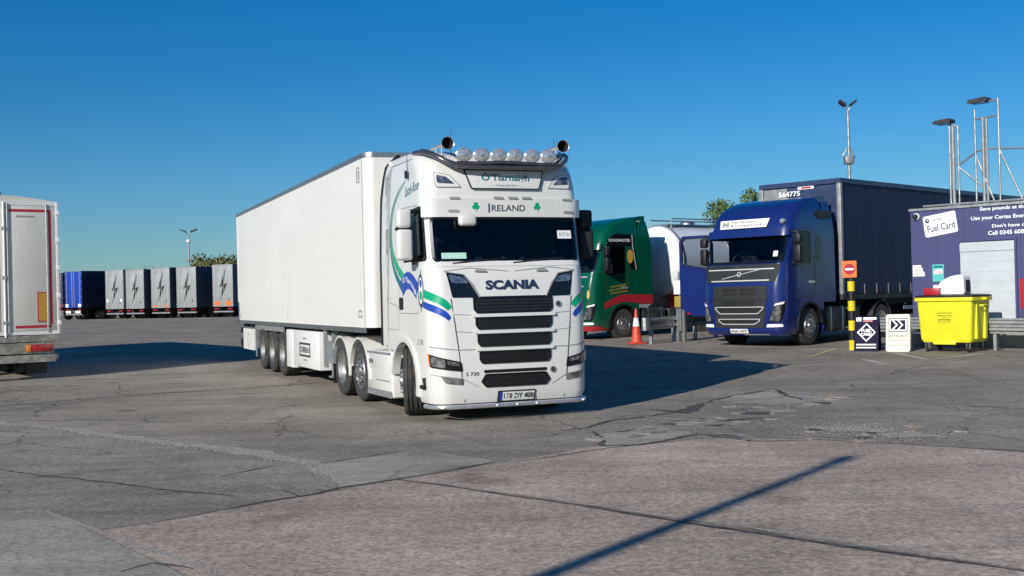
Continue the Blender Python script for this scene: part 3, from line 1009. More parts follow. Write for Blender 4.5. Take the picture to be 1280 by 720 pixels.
# front view mirror and sun visor
p = P(-.62, 2.86, .1)
MB().rbox(p.x - .13, p.x + .13, p.y - .10, p.y + .04, 2.72, 2.88, .05, 3).build('front_mirror', W, T)
vz = flat(P, rpoly([(-1.23, 2.855), (1.23, 2.855), (1.23, 3.115), (-1.23, 3.115)], .02), .004, .065, 'visor', W, T, .06)
for x, z in ((-.78, 3.12), (-.13, 3.125), (.09, 3.125), (.30, 3.125), (.95, 3.11), (-.80, 2.94), (.97, 2.93)):
    flat(P, rr(x - .075, z - .016, x + .075, z + .016, .014), .065, .08, 'marker_lamp', SEAL, vz)
text('lettering', 'I', NAVT, vz, lambda a, b: P(a, b, .0675), -.285, -.262, 2.915, 3.045, .02)
text('lettering', 'RELAND', NAVT, vz, lambda a, b: P(a, b, .0675), -.235, .28, 2.935, 3.025, .012)
for cx in (-.47, .47):
    leaf = []
    for i in range(60):
        t = 2 * PI * i / 60
        q = .062 * (.28 + .72 * abs(math.cos(1.5 * (t - PI / 2))) ** .55) * (1 - .14 * math.exp(-((((1.5 * (t - PI / 2)) / PI + .5) % 1 - .5) * 9) ** 2))
        leaf.append((cx + q * math.cos(t), 3.005 + q * math.sin(t)))
    flat(P, leaf, .0655, .0665, 'shamrock', GRN, vz, .1)
    flat(P, [(cx - .005, 2.99), (cx + .012, 2.925), (cx + .024, 2.925), (cx + .006, 2.99)], .067, .0675, 'stem', GRN, vz)
# roof head board
hb = flat(P, rpoly([(-.60, 3.52), (-.51, 3.265), (.51, 3.265), (.60, 3.52)], .02), .002, .035, 'headboard', W, T, .1)
ring(P, rpoly([(-.615, 3.532), (-.522, 3.253), (.522, 3.253), (.615, 3.532)], .02), rpoly([(-.598, 3.52), (-.51, 3.267), (.51, 3.267), (.598, 3.52)], .02), .001, .037, 'headboard_frame', GBK, hb)
text('lettering', "\u00d3'Tiarnaigh", TEAL, hb, lambda a, b: P(a, b, .037), -.36, .37, 3.345, 3.49, .02)
text('small_lettering', '\u2014 TRANSPORT \u2014', SEAL, hb, lambda a, b: P(a, b, .037), -.22, .24, 3.295, 3.318, .01)
for sg in (-1, 1):
    M_ = (lambda p: p) if sg > 0 else mirx
    ul = flat(P, M_(rpoly([(1.06, 3.50), (.82, 3.46), (.66, 3.275), (1.04, 3.275)], .03)), .001, .012, 'roof_lamp_housing', W, T, .1)
    ring(P, M_(rpoly([(1.06, 3.50), (.82, 3.46), (.66, 3.275), (1.04, 3.275)], .03)), M_(rpoly([(1.05, 3.49), (.825, 3.45), (.68, 3.285), (1.03, 3.285)], .03)), .012, .014, 'housing_seam', SEAL, ul)
    flat(P, M_(rpoly([(1.02, 3.455), (.88, 3.43), (.76, 3.33), (1.01, 3.34)], .02)), .013, .02, 'roof_lamp', LENS, ul, .1)
    flat(P, M_([(1.09, 3.13), (1.09, 3.54), (1.10, 3.54), (1.10, 3.13)]), .0005, .002, 'panel_seam', SEAL, T)
# light bar: tube that wraps round the roof corners
bar = MB()
path = [(-1.13, .95, 3.83), (-1.12, .62, 3.81), (-1.06, .42, 3.76), (-.98, .27, 3.69), (-.88, .20, 3.62), (-.76, .16, 3.575), (-.5, .13, 3.555), (0, .12, 3.55), (.5, .13, 3.555), (.76, .16, 3.575), (.88, .20, 3.62), (.98, .27, 3.69), (1.06, .42, 3.76), (1.12, .62, 3.81), (1.13, .95, 3.83)]
bar.tube(path, .032, 10)
bar.tube([(a, b - .015, c + .075 - .05 * abs(a)) for a, b, c in path[5:-5]], .026, 10)
bar.tube([(a * .97, b + .10, c + .04) for a, b, c in path[1:-1]], .022, 8)
lb = bar.build('light_bar', DCH, T, 40)
MB().box(-.80, .80, .14, .34, 3.575, 3.60).build('light_bar_deck', CHS, lb)
for k in range(6):
    x = -.65 + .26 * k
    m = MB().lathe([(.001, .13), (.05, .125), (.095, .07), (.118, .01), (.122, -.012), (.112, -.02)], (x, .15, 3.725), 'y', 24)
    m.v = [(a, b, 3.725 + (c - 3.725) * .80) for a, b, c in m.v]
    m.tube([(x, .2, 3.60), (x, .2, 3.66)], .02, 6)
    sp_ = m.build('spotlight', CHR, T)
    MB().lathe([(.112, -.018), (.07, -.028), (.001, -.032)], (x, .15, 0), 'y', 24).xf(Matrix.Translation((0, 0, 3.725)) @ Matrix.Diagonal((1, 1, .80, 1))).build('lens', SPT, sp_)
    MB().rbox(x - .03, x + .03, .108, .119, 3.715, 3.735, .004).build('bulb_shield', CHR, sp_)
for x in (-.84, .95):
    m = MB().lathe([(.095, -.22), (.088, -.215), (.060, -.12), (.034, .05), (.026, .5), (.001, .5)], (x, .50, 3.90), 'y', 20)
    m.tube([(x, .8, 3.78), (x, .8, 3.90)], .014, 6).tube([(x, .55, 3.72), (x, .55, 3.88)], .014, 6)
    h_ = m.build('air_horn', CHR, T)
    MB().lathe([(.086, -.212), (.05, -.10), (.001, -.06)], (x, .50, 3.90), 'y', 20).build('horn_mouth', DRK, h_)
for x, y, zt in ((-.70, .55, 4.12), (1.06, .85, 4.10), (-1.22, 1.0, 3.86)):
    MB().tube([(x, y, 3.62 if y < .9 or x > 0 else 3.52), (x, y, zt)], [.008, .003], 5).build('aerial', BLK, T)
MB().rbox(-1.26, -1.22, .96, 1.03, 3.46, 3.58, .015).build('aerial_base', BLK, T)
# roof fairing line
flat(LS[-1], [(1.85, 3.72), (.9, 3.735), (.9, 3.748), (1.85, 3.745)], .0005, .004, 'roof_seam', SEAL, T, .2)
# ---- stripes: thin teal curve down the door, then green over blue round to the front
def swoosh(name, pts, mat, fn, d):
    # pts: (a, z, width)
    L_ = []
    for (a, b, w_), (a2, b2, w2) in zip(pts, pts[1:]):
        L_ += [(a + (a2 - a) * i / 6, b + (b2 - b) * i / 6, w_ + (w2 - w_) * i / 6) for i in range(6)]
    L_.append(pts[-1])
    L_ = [tuple(sum(L_[min(len(L_) - 1, max(0, i + k))][c] for k in range(-3, 4)) / 7 for c in range(3)) if 0 < i < len(L_) - 1 else L_[i] for i in range(len(L_))]
    vv = []
    for i, (a, b, w_) in enumerate(L_):
        p0, p1 = Vector(L_[max(0, i - 1)][:2]), Vector(L_[min(len(L_) - 1, i + 1)][:2])
        t_ = (p1 - p0).normalized()
        nn = Vector((-t_.y, t_.x))
        for s_ in (-1, 1):
            q = Vector((a, b)) + nn * s_ * w_ / 2
            vv.append(fn(q.x, q.y, d))
    return MB().add(vv, [(2 * i, 2 * i + 1, 2 * i + 3, 2 * i + 2) for i in range(len(L_) - 1)]).build(name, mat, T, 60)

for sg in (-1, 1):
    fs = lambda a, b, d, sg=sg: LS[sg](a, b, d)
    swoosh('stripe', [(1.12, 3.44, .008), (1.62, 3.22, .025), (1.88, 2.9, .035), (1.90, 2.5, .06), (1.70, 2.22, .12), (1.30, 2.02, .14)], GRN, fs, .0025)
    swoosh('stripe', [(1.16, 3.46, .008), (1.68, 3.24, .03), (1.94, 2.9, .04), (1.97, 2.5, .05), (1.80, 2.13, .09), (1.36, 1.86, .12)], TEAL, fs, .0035)
    swoosh('ribbon', [(1.42, 1.86, .24), (1.20, 2.00, .25), (.95, 1.98, .25), (.66, 1.82, .24)], BLU, fs, .0045)
    if sg < 0:
        text('lettering', '\u00d3 Tiarnaigh', WTX, T, lambda a, b: LS[-1](2.06 - a, b + .02 - .9 * (2.06 - a - 1.08) ** 2 - .22 * (1.05 - (2.06 - a)), .0055), .70, 1.36, 1.90, 2.02, .01)
        text('lettering', 'Sarah-Rose', TEAL, T, lambda a, b: LS[-1](1.2 - a, b + .10 * (a - .1), .003), .03, .68, 3.21, 3.36, .0, .35)
    cr = flat(fs, disc(.50, 1.83, .12, 24, .24), .004, .0065, 'crest', WTX, T)
    ring(fs, disc(.50, 1.83, .12, 24, .24), disc(.50, 1.83, .09, 24, .19), .0065, .008, 'crest_rim', NAVT, cr)
    flat(fs, disc(.50, 1.93, .05, 14, .06), .007, .008, 'crest_shield', BLU, cr)
    flat(fs, disc(.50, 1.76, .06, 14, .07), .007, .008, 'crest_shield', GRN, cr)
    for tz, a0 in ((2.09, .03), (1.57, -.03)):
        flat(fs, [(.50 - .03, tz - a0 * 2), (.50, tz + a0 * 1.6), (.50 + .03, tz - a0 * 2)], .004, .006, 'crest_flourish', TEAL, cr)
    k = sg
    fq = lambda a, b, d, k=k: P(k * a, b, d)
    swoosh('stripe', [(1.50, 1.81, .13), (1.30, 1.765, .115), (1.12, 1.70, .11), (1.00, 1.635, .11), (.945, 1.565, .08)], GRN, fq, .0025)
    swoosh('stripe', [(1.52, 1.66, .09), (1.30, 1.605, .10), (1.12, 1.545, .10), (1.00, 1.48, .09), (.95, 1.42, .06)], BLU, fq, .0025)

# ------------------------------------------------------------------ white box trailer behind it
Q = root('semi_trailer', 'long plain white box trailer coupled to the white tractor unit', 'trailer', (-2.337, 19.0, .06), TR)
TL, TW, Z0, Z1 = 13.6, 2.55, 1.24, 3.98
pl = [(0, TL), (0, .10)] + [(.16 - .16 * math.cos(R(a)), .10 - .20 * math.sin(R(a))) for a in range(10, 91, 10)] + \
     [(TW - .16 + .16 * math.sin(R(a)), .10 - .20 * math.cos(R(a))) for a in range(0, 81, 10)] + [(TW, .10), (TW, TL)]
MB().prism(pl, 'z', Z0, Z1).build('body', WT, Q, 25)
def cap(z0, z1, o):
    return MB().prism([(a + (-o if a < TW / 2 else o), b + (-o if b < 1 else 0)) for a, b in pl], 'z', z0, z1)
cap(Z1 + .0005, Z1 + .075, .012).build('roof_rail', ALU, Q, 25)
m = MB()
for a, b in ((-.012, .02), (TW - .02, TW + .012)):
    m.box(a, b, .12, TL, Z0 - .085, Z0 - .001)
m.build('floor_rail', ALU, Q)
for y in [1.0 + 1.25 * i for i in range(10)]:
    MB().box(-.0135, -.0122, y, y + .02, Z0 - .083, Z0 - .003).build('rail_joint', SEA, Q)
m = MB()
for sg, x in ((-1, 0), (1, TW)):
    m.box(min(x, x + sg * .006), max(x, x + sg * .006), .11, .125, Z0, Z1)
m.build('corner_seam', SEAL, Q)
fx = plane_x(0, -1)
flat(fx, rr(13.47, Z0 + .02, 13.58, Z1 - .02, .01), .001, .010, 'rear_post', WP, Q)
for a, b, c, d in ((.28, 3.60, .48, 3.86), (.30, 1.40, .55, 1.52), (13.2, 1.3, 13.3, 1.42)):
    ring(fx, rr(a, b, c, d, .02), rr(a + .03, b + .03, c - .03, d - .03, .015), .001, .002, 'trailer_mark', SEAL, Q)
text('trailer_mark', 'E R', SEAL, Q, lambda a, b: Vector((-.002, .76 - a, b)), .30, .46, 3.66, 3.80, .03)
flat(plane_y(-.1), rr(.42, 3.55, .62, 3.80, .02), .001, .006, 'refrigeration_plate', SEA, Q)
text('trailer_mark', 'S', WTX, Q, lambda a, b: Vector((a, -.108, b)), .47, .57, 3.62, 3.73, .03)
m = MB().rbox(.45, 2.10, -.50, -.101, 2.2, 3.85, .08, 3)
m.build('refrigeration_unit', WP, Q)
# scrape marks in the side
for y0_, y1_ in ((7.3, 7.05), (6.35, 6.75)):
    flat(fx, [(y0_, 1.95), (y1_, 1.28), (y1_ + .1, 1.28), (y0_ + .04, 1.95)], .0008, .0012, 'scuff', pm('grey_scuff', (.42, .41, .38), .7, c2=(.72, .715, .69), vs=9), Q)
# running gear
m = MB()
for x in (.75, 1.72):
    m.box(x, x + .08, 1.4, 13.3, .92, 1.15)
for y in [2 + 1.1 * i for i in range(11)]:
    m.box(.05, TW - .05, y, y + .06, 1.06, 1.154)
m.build('chassis_frame', CHS, Q)
MB().box(.35, TW - .35, 7.0, 11.4, .60, .66).box(.2, TW - .2, 11.4, 11.46, .3, 1.1).build('underside', DRK, Q)
for y in (7.50, 8.75, 10.0):
    gzz = .50 + gz(-5.2, 19 + .93 * y) - .06
    for x, sg in ((.20, -1), (TW - .20, 1)):
        wheel(Q, x, y, gzz, sg, .5, .38, 'rear', ALU)
    MB().tube([(.3, y, gzz), (TW - .3, y, gzz)], .075, 8).build('axle', CHS, Q)
MB().box(.02, .05, 7.35, 11.05, 1.03, 1.15).build('side_guard', STL, Q)
for x, sg in ((0, -1), (TW, 1)):
    a, b = (x + .02, x + .5) if sg < 0 else (x - .5, x - .02)
    MB().rbox(a, b, 3.75, 6.25, .36, 1.10, .02).build('pallet_box', WP, Q)
    MB().rbox(a, b, 6.30, 7.02, .30, 1.10, .02).build('tool_locker', WP, Q)
    fn = plane_x(x + (.02 if sg < 0 else -.02), sg)
    lo = ring(fn, rr(4.55, .58, 5.60, .86, .02), rr(4.61, .62, 5.54, .82, .02), .0005, .004, 'maker_plate', SEA, Q)
    text('maker_lettering', 'CHEREAU', SEA, lo, (lambda u, v_, fn=fn: fn(10.15 - u, v_, .003)) if sg < 0 else (lambda u, v_, fn=fn: fn(u, v_, .003)), 4.65, 5.50, .66, .78, .03)
    for zz in (.50, .93):
        flat(fn, rr(4.9, zz, 5.25, zz + .035, .01), .0005, .003, 'maker_mark', SEAL, lo)
    fl = flat(fn, rr(11.25, .50, 12.95, 1.03, .02), -.03, .004, 'rear_skirt', WP, Q)
    ring(fn, disc(12.1, .76, .17, 8), disc(12.1, .76, .14, 8), .0045, .006, 'skirt_mark', SEAL, fl)
    MB().box(a, a + .06, 3.2, 3.35, .45, 1.15).box(a, a + .3, 2.6, 3.1, .55, .95).build('landing_leg_gear', STL, Q)
    MB().box(a + .1, a + .22, 3.0, 3.12, .30, 1.15).box(a + .05, a + .27, 2.95, 3.17, .27, .30).build('landing_leg', STL, Q)
    MB().box(a + .02, a + .05, 11.10, 11.16, .35, 1.16).build('guard_post', STL, Q)
    MB().rbox(a, a + .05, 13.3, 13.42, .55, .75, .01).rbox(a, a + .05, 13.3, 13.42, .9, 1.05, .01).build('side_marker', BLK, Q)
MB().box(.1, TW - .1, 13.35, 13.5, .5, .65).build('rear_bumper', STL, Q)
# ------------------------------------------------------------------ the two parked tractor units on the right
VK = [(.30, .08, 1.18, .26, .10), (.42, .0, 1.23, .30, .12), (1.2, .0, 1.25, .30, .12), (1.65, .05, 1.25, .28, .10), (2.1, .14, 1.25, .24, .09), (2.16, .17, 1.25, .22, .09),
      (2.82, .42, 1.25, .22, .09), (3.02, .46, 1.25, .24, .10), (3.36, .58, 1.23, .28, .12), (3.52, .74, 1.21, .30, .13), (3.66, .98, 1.18, .28, .12), (3.76, 1.28, 1.15, .24, .10), (3.83, 1.6, 1.12, .20, .06), (3.87, 1.85, 1.08, .12, .04)]

def parked_tractor(label, loc, rz, paint, low, open_door, guard=None):
    V = Cab(VK, 2.15)
    T = root('lorry_tractor', label, 'lorry', loc, rz)
    P = V.P
    V.shell('body', paint, T, [.30, .42, .8, 1.2, 1.65, 2.1, 2.2, 2.5, 2.80, 3.02, 3.36, 3.52, 3.66, 3.76, 3.83, 3.87], [.80, 1.05, 1.45, 1.8, 2.0, 2.1],
            [(-1, 1.5, 2.18, 2.81, 0), (2.7, 3.5, 2.15, 2.9, 1)] + [(1.9, 3.5, 1.0, 2.9, -1)] * open_door + [(2.79, 9, 0, 1.2, 0)])
    LS = {sg: V.side(sg) for sg in (-1, 1)}
    for sg in (-1, 1):
        arc = [(1.42 + .60 * math.cos(R(a)), .50 + .60 * math.sin(R(a))) for a in range(40, 190, 10)]
        flat(LS[sg], [(.79, .36), (.79, 1.215), (2.1, 1.215), (2.1, .90)] + arc, -.03, .0015, 'arch_panel', low, T)
        arc_fender(sg, sg * 1.265, sg * 1.1, 1.42, .50, .575, .63, 5, 190).build('wheel_arch_lip', BLK if low is paint else low, T)
        MB().box(min(sg * .72, sg * .74), max(sg * .72, sg * .74), .7, 2.1, .3, 1.25).box(min(sg * .72, sg * 1.2), max(sg * .72, sg * 1.2), .7, 2.1, 1.19, 1.21).build('wheel_well', DRK, T)
    x0, x1, y0, y1, z0, z1 = -1.19, 1.19, .7, 2.0, 1.3, 3.0
    MB().add([(x0, y0, z0), (x1, y0, z0), (x1, y1, z0), (x0, y1, z0), (x0, y0, z1), (x1, y0, z1), (x1, y1, z1), (x0, y1, z1)],
             [(0, 1, 2, 3), (4, 7, 6, 5), (2, 3, 7, 6)]).build('interior', INT, T, 0)
    MB().rbox(-1.12, 1.12, .38, .95, 1.6, 2.12, .06).build('dashboard', GREY, T)
    for x in (-.58, .58):
        MB().rbox(x - .26, x + .26, 1.35, 1.55, 1.8, 2.65, .08).rbox(x - .14, x + .14, 1.37, 1.50, 2.64, 2.86, .05).build('seat', INT, T)
    MB().tube([(-.58 + .23 * math.cos(t), 1.0 + .08 * math.sin(t), 2.25 + .2 * math.sin(t)) for t in [2 * PI * i / 24 for i in range(25)]], .018, 6).build('steering_wheel', BLK, T)
    flat(P, rr(-1.19, 2.155, 1.19, 2.83, .08), .004, .004, 'windscreen', GLS, T, .1)
    ring(P, rr(-1.22, 2.13, 1.22, 2.85, .10), rr(-1.16, 2.19, 1.16, 2.80, .07), .001, .007, 'windscreen_seal', GBK, T)
    for a, b in ((-.85, -.10), (.05, .85)):
        MB().tube([P(a, 2.15, .02), P(b, 2.20, .02)], .012, 6).build('wiper', BLK, T)
    ws = [(.77, 2.08), (.77, 2.72), (.95, 2.94), (1.50, 2.94), (1.50, 2.14)]
    for sg in (-1, 1):
        if sg < 0 and open_door:
            continue
        flat(LS[sg], rpoly(ws, .06), .003, .003, 'side_window', GLS, T)
        ring(LS[sg], rpoly([(p[0] + (p[0] - 1.15) * .06, p[1] + (p[1] - 2.55) * .08) for p in ws], .06), rpoly(ws, .06), .001, .007, 'window_seal', GBK, T)
        ring(LS[sg], rpoly([(.72, 1.25), (.72, 3.02), (1.66, 3.02), (1.66, 1.25)], .08), rpoly([(.732, 1.262), (.732, 3.008), (1.648, 3.008), (1.648, 1.262)], .08), .0005, .003, 'door_seam', SEA, T)
        flat(LS[sg], rr(1.38, 1.60, 1.62, 1.67, .02), .001, .03, 'door_handle', CHR, T)
        flat(LS[sg], rr(1.75, 2.2, 2.0, 2.85, .05), .001, .006, 'rear_quarter_window', GBK, T)
    for sg in (-1, 1):
        m = MB().rbox(sg * 1.44 - .10, sg * 1.44 + .10, .50, .66, 2.15, 2.58, .04, 2).rbox(sg * 1.44 - .10, sg * 1.44 + .10, .50, .66, 2.62, 2.86, .04, 2)
        mo = m.build('mirror', BLK, T)
        MB().tube([(sg * 1.2, .62, 2.92), (sg * 1.40, .58, 2.92), (sg * 1.46, .58, 2.84)], .022, 6).tube([(sg * 1.2, .62, 2.12), (sg * 1.44, .58, 2.16)], .022, 6).build('mirror_arm', CHS, mo)
        MB().box(sg * 1.44 - .08, sg * 1.44 + .08, .661, .664, 2.19, 2.54).build('mirror_glass', CHR, mo)
        # collars behind the cab
        flat(LS[sg], [(2.09, 1.1), (2.72, 1.1), (2.70, 3.0), (2.55, 3.75), (2.3, 3.75), (2.09, 3.3)], -.06, -.004, 'side_deflector', paint, T, 0, .3)
    # roof deflector: a raked hood
    prof = [(2.101, 3.865), (2.40, 3.92), (2.6, 3.93), (2.6, 3.3), (2.101, 3.3)]
    m = MB().prism(prof, 'x', -1.06, 1.06)
    m.build('roof_deflector', paint, T)
    # lower front
    flat(P, rpoly([(-1.18, 2.11), (-1.05, 1.66), (1.05, 1.66), (1.18, 2.11)], .03), .001, .010, 'front_cowl', VGR if paint is VBL else paint, T, .1)
    for a, b in ((-.80, -.30), (.06, .55)):
        flat(P, rr(a, 2.035, b, 2.085, .015), .011, .016, 'cowl_vent', BLK, T, .1)
    for z, hw in ((1.99, 1.0), (1.70, .88)):
        flat(P, rr(-hw, z - .016, hw, z + .016, .012), .011, .028, 'chrome_bar', SLV, T, .1)
    flat(P, [(-.55, 1.76), (-.52, 1.75), (.58, 1.965), (.55, 1.975)], .011, .022, 'badge_bar', SLV, T, .1)
    ring(P, disc(0, 1.865, .065), disc(0, 1.865, .045), .023, .034, 'badge_ring', SLV, T)
    MB().tube([P(.045, 1.91, .03), P(.085, 1.95, .03)], .010, 6).build('badge_arrow', CHR, T)
    gr = flat(P, rpoly([(-.82, 1.56), (-.82, 1.2), (-.72, .49), (.72, .49), (.82, 1.2), (.82, 1.56)], .05), .001, .012, 'grille', VGR, T, .1)
    for a, b, z0, z1 in ((-.50, -.06, 1.43, 1.50), (.06, .50, 1.43, 1.50), (-.50, -.06, 1.33, 1.39), (.06, .50, 1.33, 1.39), (-.80, .80, 1.205, 1.225), (-.47, .47, 1.06, 1.18)):
        flat(P, rr(a, z0, b, z1, .01), .0125, .018, 'grille_slot', DRK, gr, .1)
    for hw, z0, z1 in ((.74, .84, 1.03), (.64, .57, .72)):
        o_ = rpoly([(-hw, z1), (-hw + .01, z1 - .06), (-hw + .16, z0), (hw - .16, z0), (hw - .01, z1 - .06), (hw, z1)], .03)
        i_ = rpoly([(-hw + .03, z1 - .02), (-hw + .04, z1 - .06), (-hw + .17, z0 + .022), (hw - .17, z0 + .022), (hw - .04, z1 - .06), (hw - .03, z1 - .02)], .03)
        flat(P, i_, .0125, .016, 'grille_mesh', DRK, gr, .1)
        ring(P, o_, i_, .0125, .032, 'grille_trim', SLV, gr)
    for sg in (-1, 1):
        M_ = (lambda p: p) if sg > 0 else mirx
        flat(P, M_(rpoly([(1.34, 1.17), (1.05, 1.12), (.84, .63), (1.20, .63), (1.30, .9)], .03)), .001, .008, 'headlight_bezel', GBK, T, .06)
        flat(P, M_(rpoly([(1.30, 1.15), (1.06, 1.10), (1.02, 1.04), (1.28, 1.09)], .01)), .009, .02, 'running_light', WTX, T, .06)
        hl = flat(P, M_(rpoly([(1.22, 1.06), (1.02, 1.02), (.88, .66), (1.16, .66)], .03)), .009, .018, 'headlight', LENS, T, .06)
        flat(P, M_(rpoly([(1.24, .58), (.82, .58), (.80, .50), (1.26, .51)], .02)), .001, .012, 'fog_lamp', WTX, T, .06)
    # lettered board above the windscreen
    # chassis, tanks, wheels
    m = MB()
    for x in (-.43, .36):
        m.box(x, x + .07, 1.2, 6.2, .68, .94)
    m.box(-.40, .40, 5.35, 5.45, .42, .58).build('chassis_frame', CHS, T)
    for sg in (-1, 1):
        wheel(T, sg * 1.05, 1.42, .50, sg, .5, .33, 'front', ALU, R(0), 32)
        wheel(T, sg * 1.05, 5.30, .50, sg, .5, .30, 'rear', ALU, 0, 32)
        arc_fender(sg, sg * 1.22, sg * .8, 5.30, .50, .56, .60, 10, 170).build('mudguard', guard or CHS, T)
        a, b = min(sg * 1.2, sg * .7), max(sg * 1.2, sg * .7)
        MB().rbox(a, b, 2.25, 3.35, .32, .98, .07, 3).build('fuel_tank', CHS, T)
        for y in (2.5, 3.1):
            MB().rbox(a - .006, b + .006, y, y + .06, .314, .986, .07, 3).build('tank_strap', ALU, T)
        MB().rbox(a, b, 3.5, 4.1, .40, .95, .04).build('battery_box', CHS, T)
        MB().rbox(min(sg * 1.18, sg * .9), max(sg * 1.18, sg * .9), .45, .78, .34, .44, .01).build('step', CHS if low is paint else low, T)
    MB().box(-.9, .9, .25, 1.2, .32, .36).build('under_tray', DRK, T)
    return T, V

VLOC = Vector((5.83, 30.56, 0))
VLOC.z = gz(6.5, 31.5) - .0
T, V = parked_tractor('dark blue tractor unit with its door open and a white name board above the windscreen', VLOC, R(-45), VBL, VBL, 1)
P = V.P
vz = flat(P, rpoly([(-1.22, 2.83), (1.22, 2.83), (1.20, 3.03), (-1.20, 3.03)], .02), .004, .10, 'visor', VBL, T, .06)
nb = flat(P, rpoly([(-.86, 3.30), (-.82, 3.075), (.60, 3.075), (.66, 3.30)], .01), .03, .06, 'name_board', WTX, T, .1)
for x in (-.7, .5):
    MB().box(x - .02, x + .02, P(x, 3.18, 0).y - .03, P(x, 3.18, 0).y + .03, 3.15, 3.22).build('board_bracket', BLK, nb)
text('lettering', 'Tom Thornton', SEA, nb, lambda a, b: P(a, b, .063), -.48, .24, 3.205, 3.275, .01)
text('lettering', '& Company Ltd', SEA, nb, lambda a, b: P(a, b, .063), -.48, .44, 3.105, 3.185, .015)
text('monogram', 'M', SEAL, nb, lambda a, b: P(a, b, .063), -.76, -.55, 3.115, 3.265, .04)
npl = flat(P, rr(-.27, .345, .27, .46, .012), .004, .016, 'number_plate', PLT, T, .1)
text('plate_number', 'PE68 WKT', SEA, npl, lambda a, b: P(a, b, .018), -.23, .23, .37, .435, .012)
flat(P, rr(.90, 2.30, 1.02, 2.44, .01), .006, .008, 'tax_disc', WTX, T)
flat(P, rr(.15, .30, .85, .325, .01), .004, .03, 'bumper_lip', CHR, T, .1)
for x in (1.04,):
    m = MB().lathe([(.001, -.04), (.06, -.03), (.075, .02), (.06, .10)], (x, .52, 3.20), 'y', 16).build('spot_lamp', CHR, T)
flat(V.side(1), rpoly([(1.72, 3.42), (1.95, 3.28), (2.5, 3.30), (2.55, 3.50), (1.9, 3.52)], .05), .001, .02, 'deflector_vent', CHS, T)
# the open door, hinged on the far side of the windscreen
fd = lambda a, b, d: Vector((-1.22 - a, .62 - .10 * a - d, b))
dpoly = [(.0, .95), (.30, .78), (.62, .80), (1.02, 1.0), (1.02, 2.80), (.92, 2.95), (.12, 2.95), (.0, 2.75)]
wpoly = [(.06, 2.05), (.94, 2.22), (.94, 2.80), (.86, 2.88), (.16, 2.88), (.06, 2.70)]
do = flat(fd, [(.0, .95), (.30, .78), (.62, .80), (1.02, 1.0), (1.02, 2.17), (.0, 2.0)], -.06, 0, 'door', VBL, T)
ring(fd, rpoly([(.0, 2.0), (1.02, 2.17), (1.02, 2.82), (.92, 2.97), (.12, 2.97), (.0, 2.75)], .03), rpoly(wpoly, .05), -.06, 0, 'door_window_frame', VBL, do)
flat(fd, rpoly(wpoly, .05), -.03, -.03, 'door_window', GLS, do)
ring(fd, rpoly([(p[0] + (p[0] - .5) * .06, p[1] + (p[1] - 2.47) * .08) for p in wpoly], .05), rpoly(wpoly, .05), .001, .008, 'window_seal', BLK, do)

# curtain sided trailer behind the blue tractor unit
Q = root('semi_trailer', 'tall navy curtain sided trailer coupled to the dark blue tractor unit', 'trailer', (VLOC.x, VLOC.y, VLOC.z), R(-45))
y0, L_, H_ = 3.05, 13.0, 4.42
MB().box(-1.20, 1.20, y0 + .06, y0 + L_ - .02, 1.3, H_ - .14).build('body', NVF, Q)
MB().box(-1.275, 1.275, y0, y0 + L_, H_ - .13, H_).build('roof_rail', NVF, Q)
MB().box(-1.27, 1.27, y0 + .02, y0 + L_, 1.14, 1.28).build('floor_frame', CHS, Q)
for x in (-1.275, 1.155):
    MB().rbox(x, x + .12, y0, y0 + .14, 1.28, H_ - .131, .015).build('corner_post', STL, Q)
    MB().rbox(x, x + .12, y0 + L_ - .14, y0 + L_, 1.28, H_ - .131, .015).build('corner_post', NVF, Q)
fy = plane_y(y0 + .06)
for i in range(3):
    a = -1.14 + .765 * i
    flat(fy, rr(a, 1.32, a + .75, H_ - .16, .01), .001, .02, 'front_panel', NVF if i else STL, Q)
text('fleet_number', '564775', WTX, Q, lambda a, b: fy(a, b, .025), -.66, .02, 4.03, 4.17, .02)
pt = flat(fy, rr(.0 - .05, 4.20, .45, 4.28, .01), .021, .026, 'plate', WTX, Q)
flat(fy, rr(.06, 4.215, .36, 4.262, .01), .0265, .028, 'plate_print', RED, pt)
for sg in (-1, 1):
    n_ = 60
    vv = []
    for i in range(n_ + 1):
        y = y0 + .15 + (L_ - .3) * i / n_
        dd = .012 * math.sin(i * 1.9) + .008 * math.sin(i * .71)
        vv += [(sg * (1.235 + dd), y, H_ - .14), (sg * (1.250 + dd * 1.6), y, 2.6), (sg * (1.24 + dd), y, 1.34)]
    ff = []
    for i in range(n_):
        ff += [(3 * i, 3 * i + 1, 3 * i + 4, 3 * i + 3), (3 * i + 1, 3 * i + 2, 3 * i + 5, 3 * i + 4)]
    cu_ = MB().add(vv, ff).build('curtain', NVY, Q, 60)
    for i in range(18):
        y = y0 + .5 + i * .68
        MB().box(min(sg * 1.262, sg * 1.27), max(sg * 1.262, sg * 1.27), y, y + .045, 1.18, 1.56).build('buckle_strap', SEAL, cu_)
        if i < 17:
            MB().box(min(sg * 1.262, sg * 1.272), max(sg * 1.262, sg * 1.272), y + .05, y + .66, 1.30, 1.33).build('curtain_rail', CHS, cu_)
for y in (10.6, 11.9, 13.2):
    for sg in (-1, 1):
        wheel(Q, sg * 1.06, y, .5, sg, .5, .38, 'rear', ALU, 0, 32)
MB().box(-.5, .5, 4.2, 15.2, .95, 1.13).build('chassis_frame', CHS, Q)
for x in (-.8, .7):
    MB().rbox(x, x + .12, 6.1, 6.25, .2, 1.13, .01).box(x - .06, x + .18, 6.02, 6.33, .17, .2).build('landing_leg', ALU, Q)
for sg in (-1, 1):
    for z in (.55, .8):
        MB().box(min(sg * 1.2, sg * 1.22), max(sg * 1.2, sg * 1.22), 6.6, 9.8, z, z + .1).build('side_guard', GAL, Q)
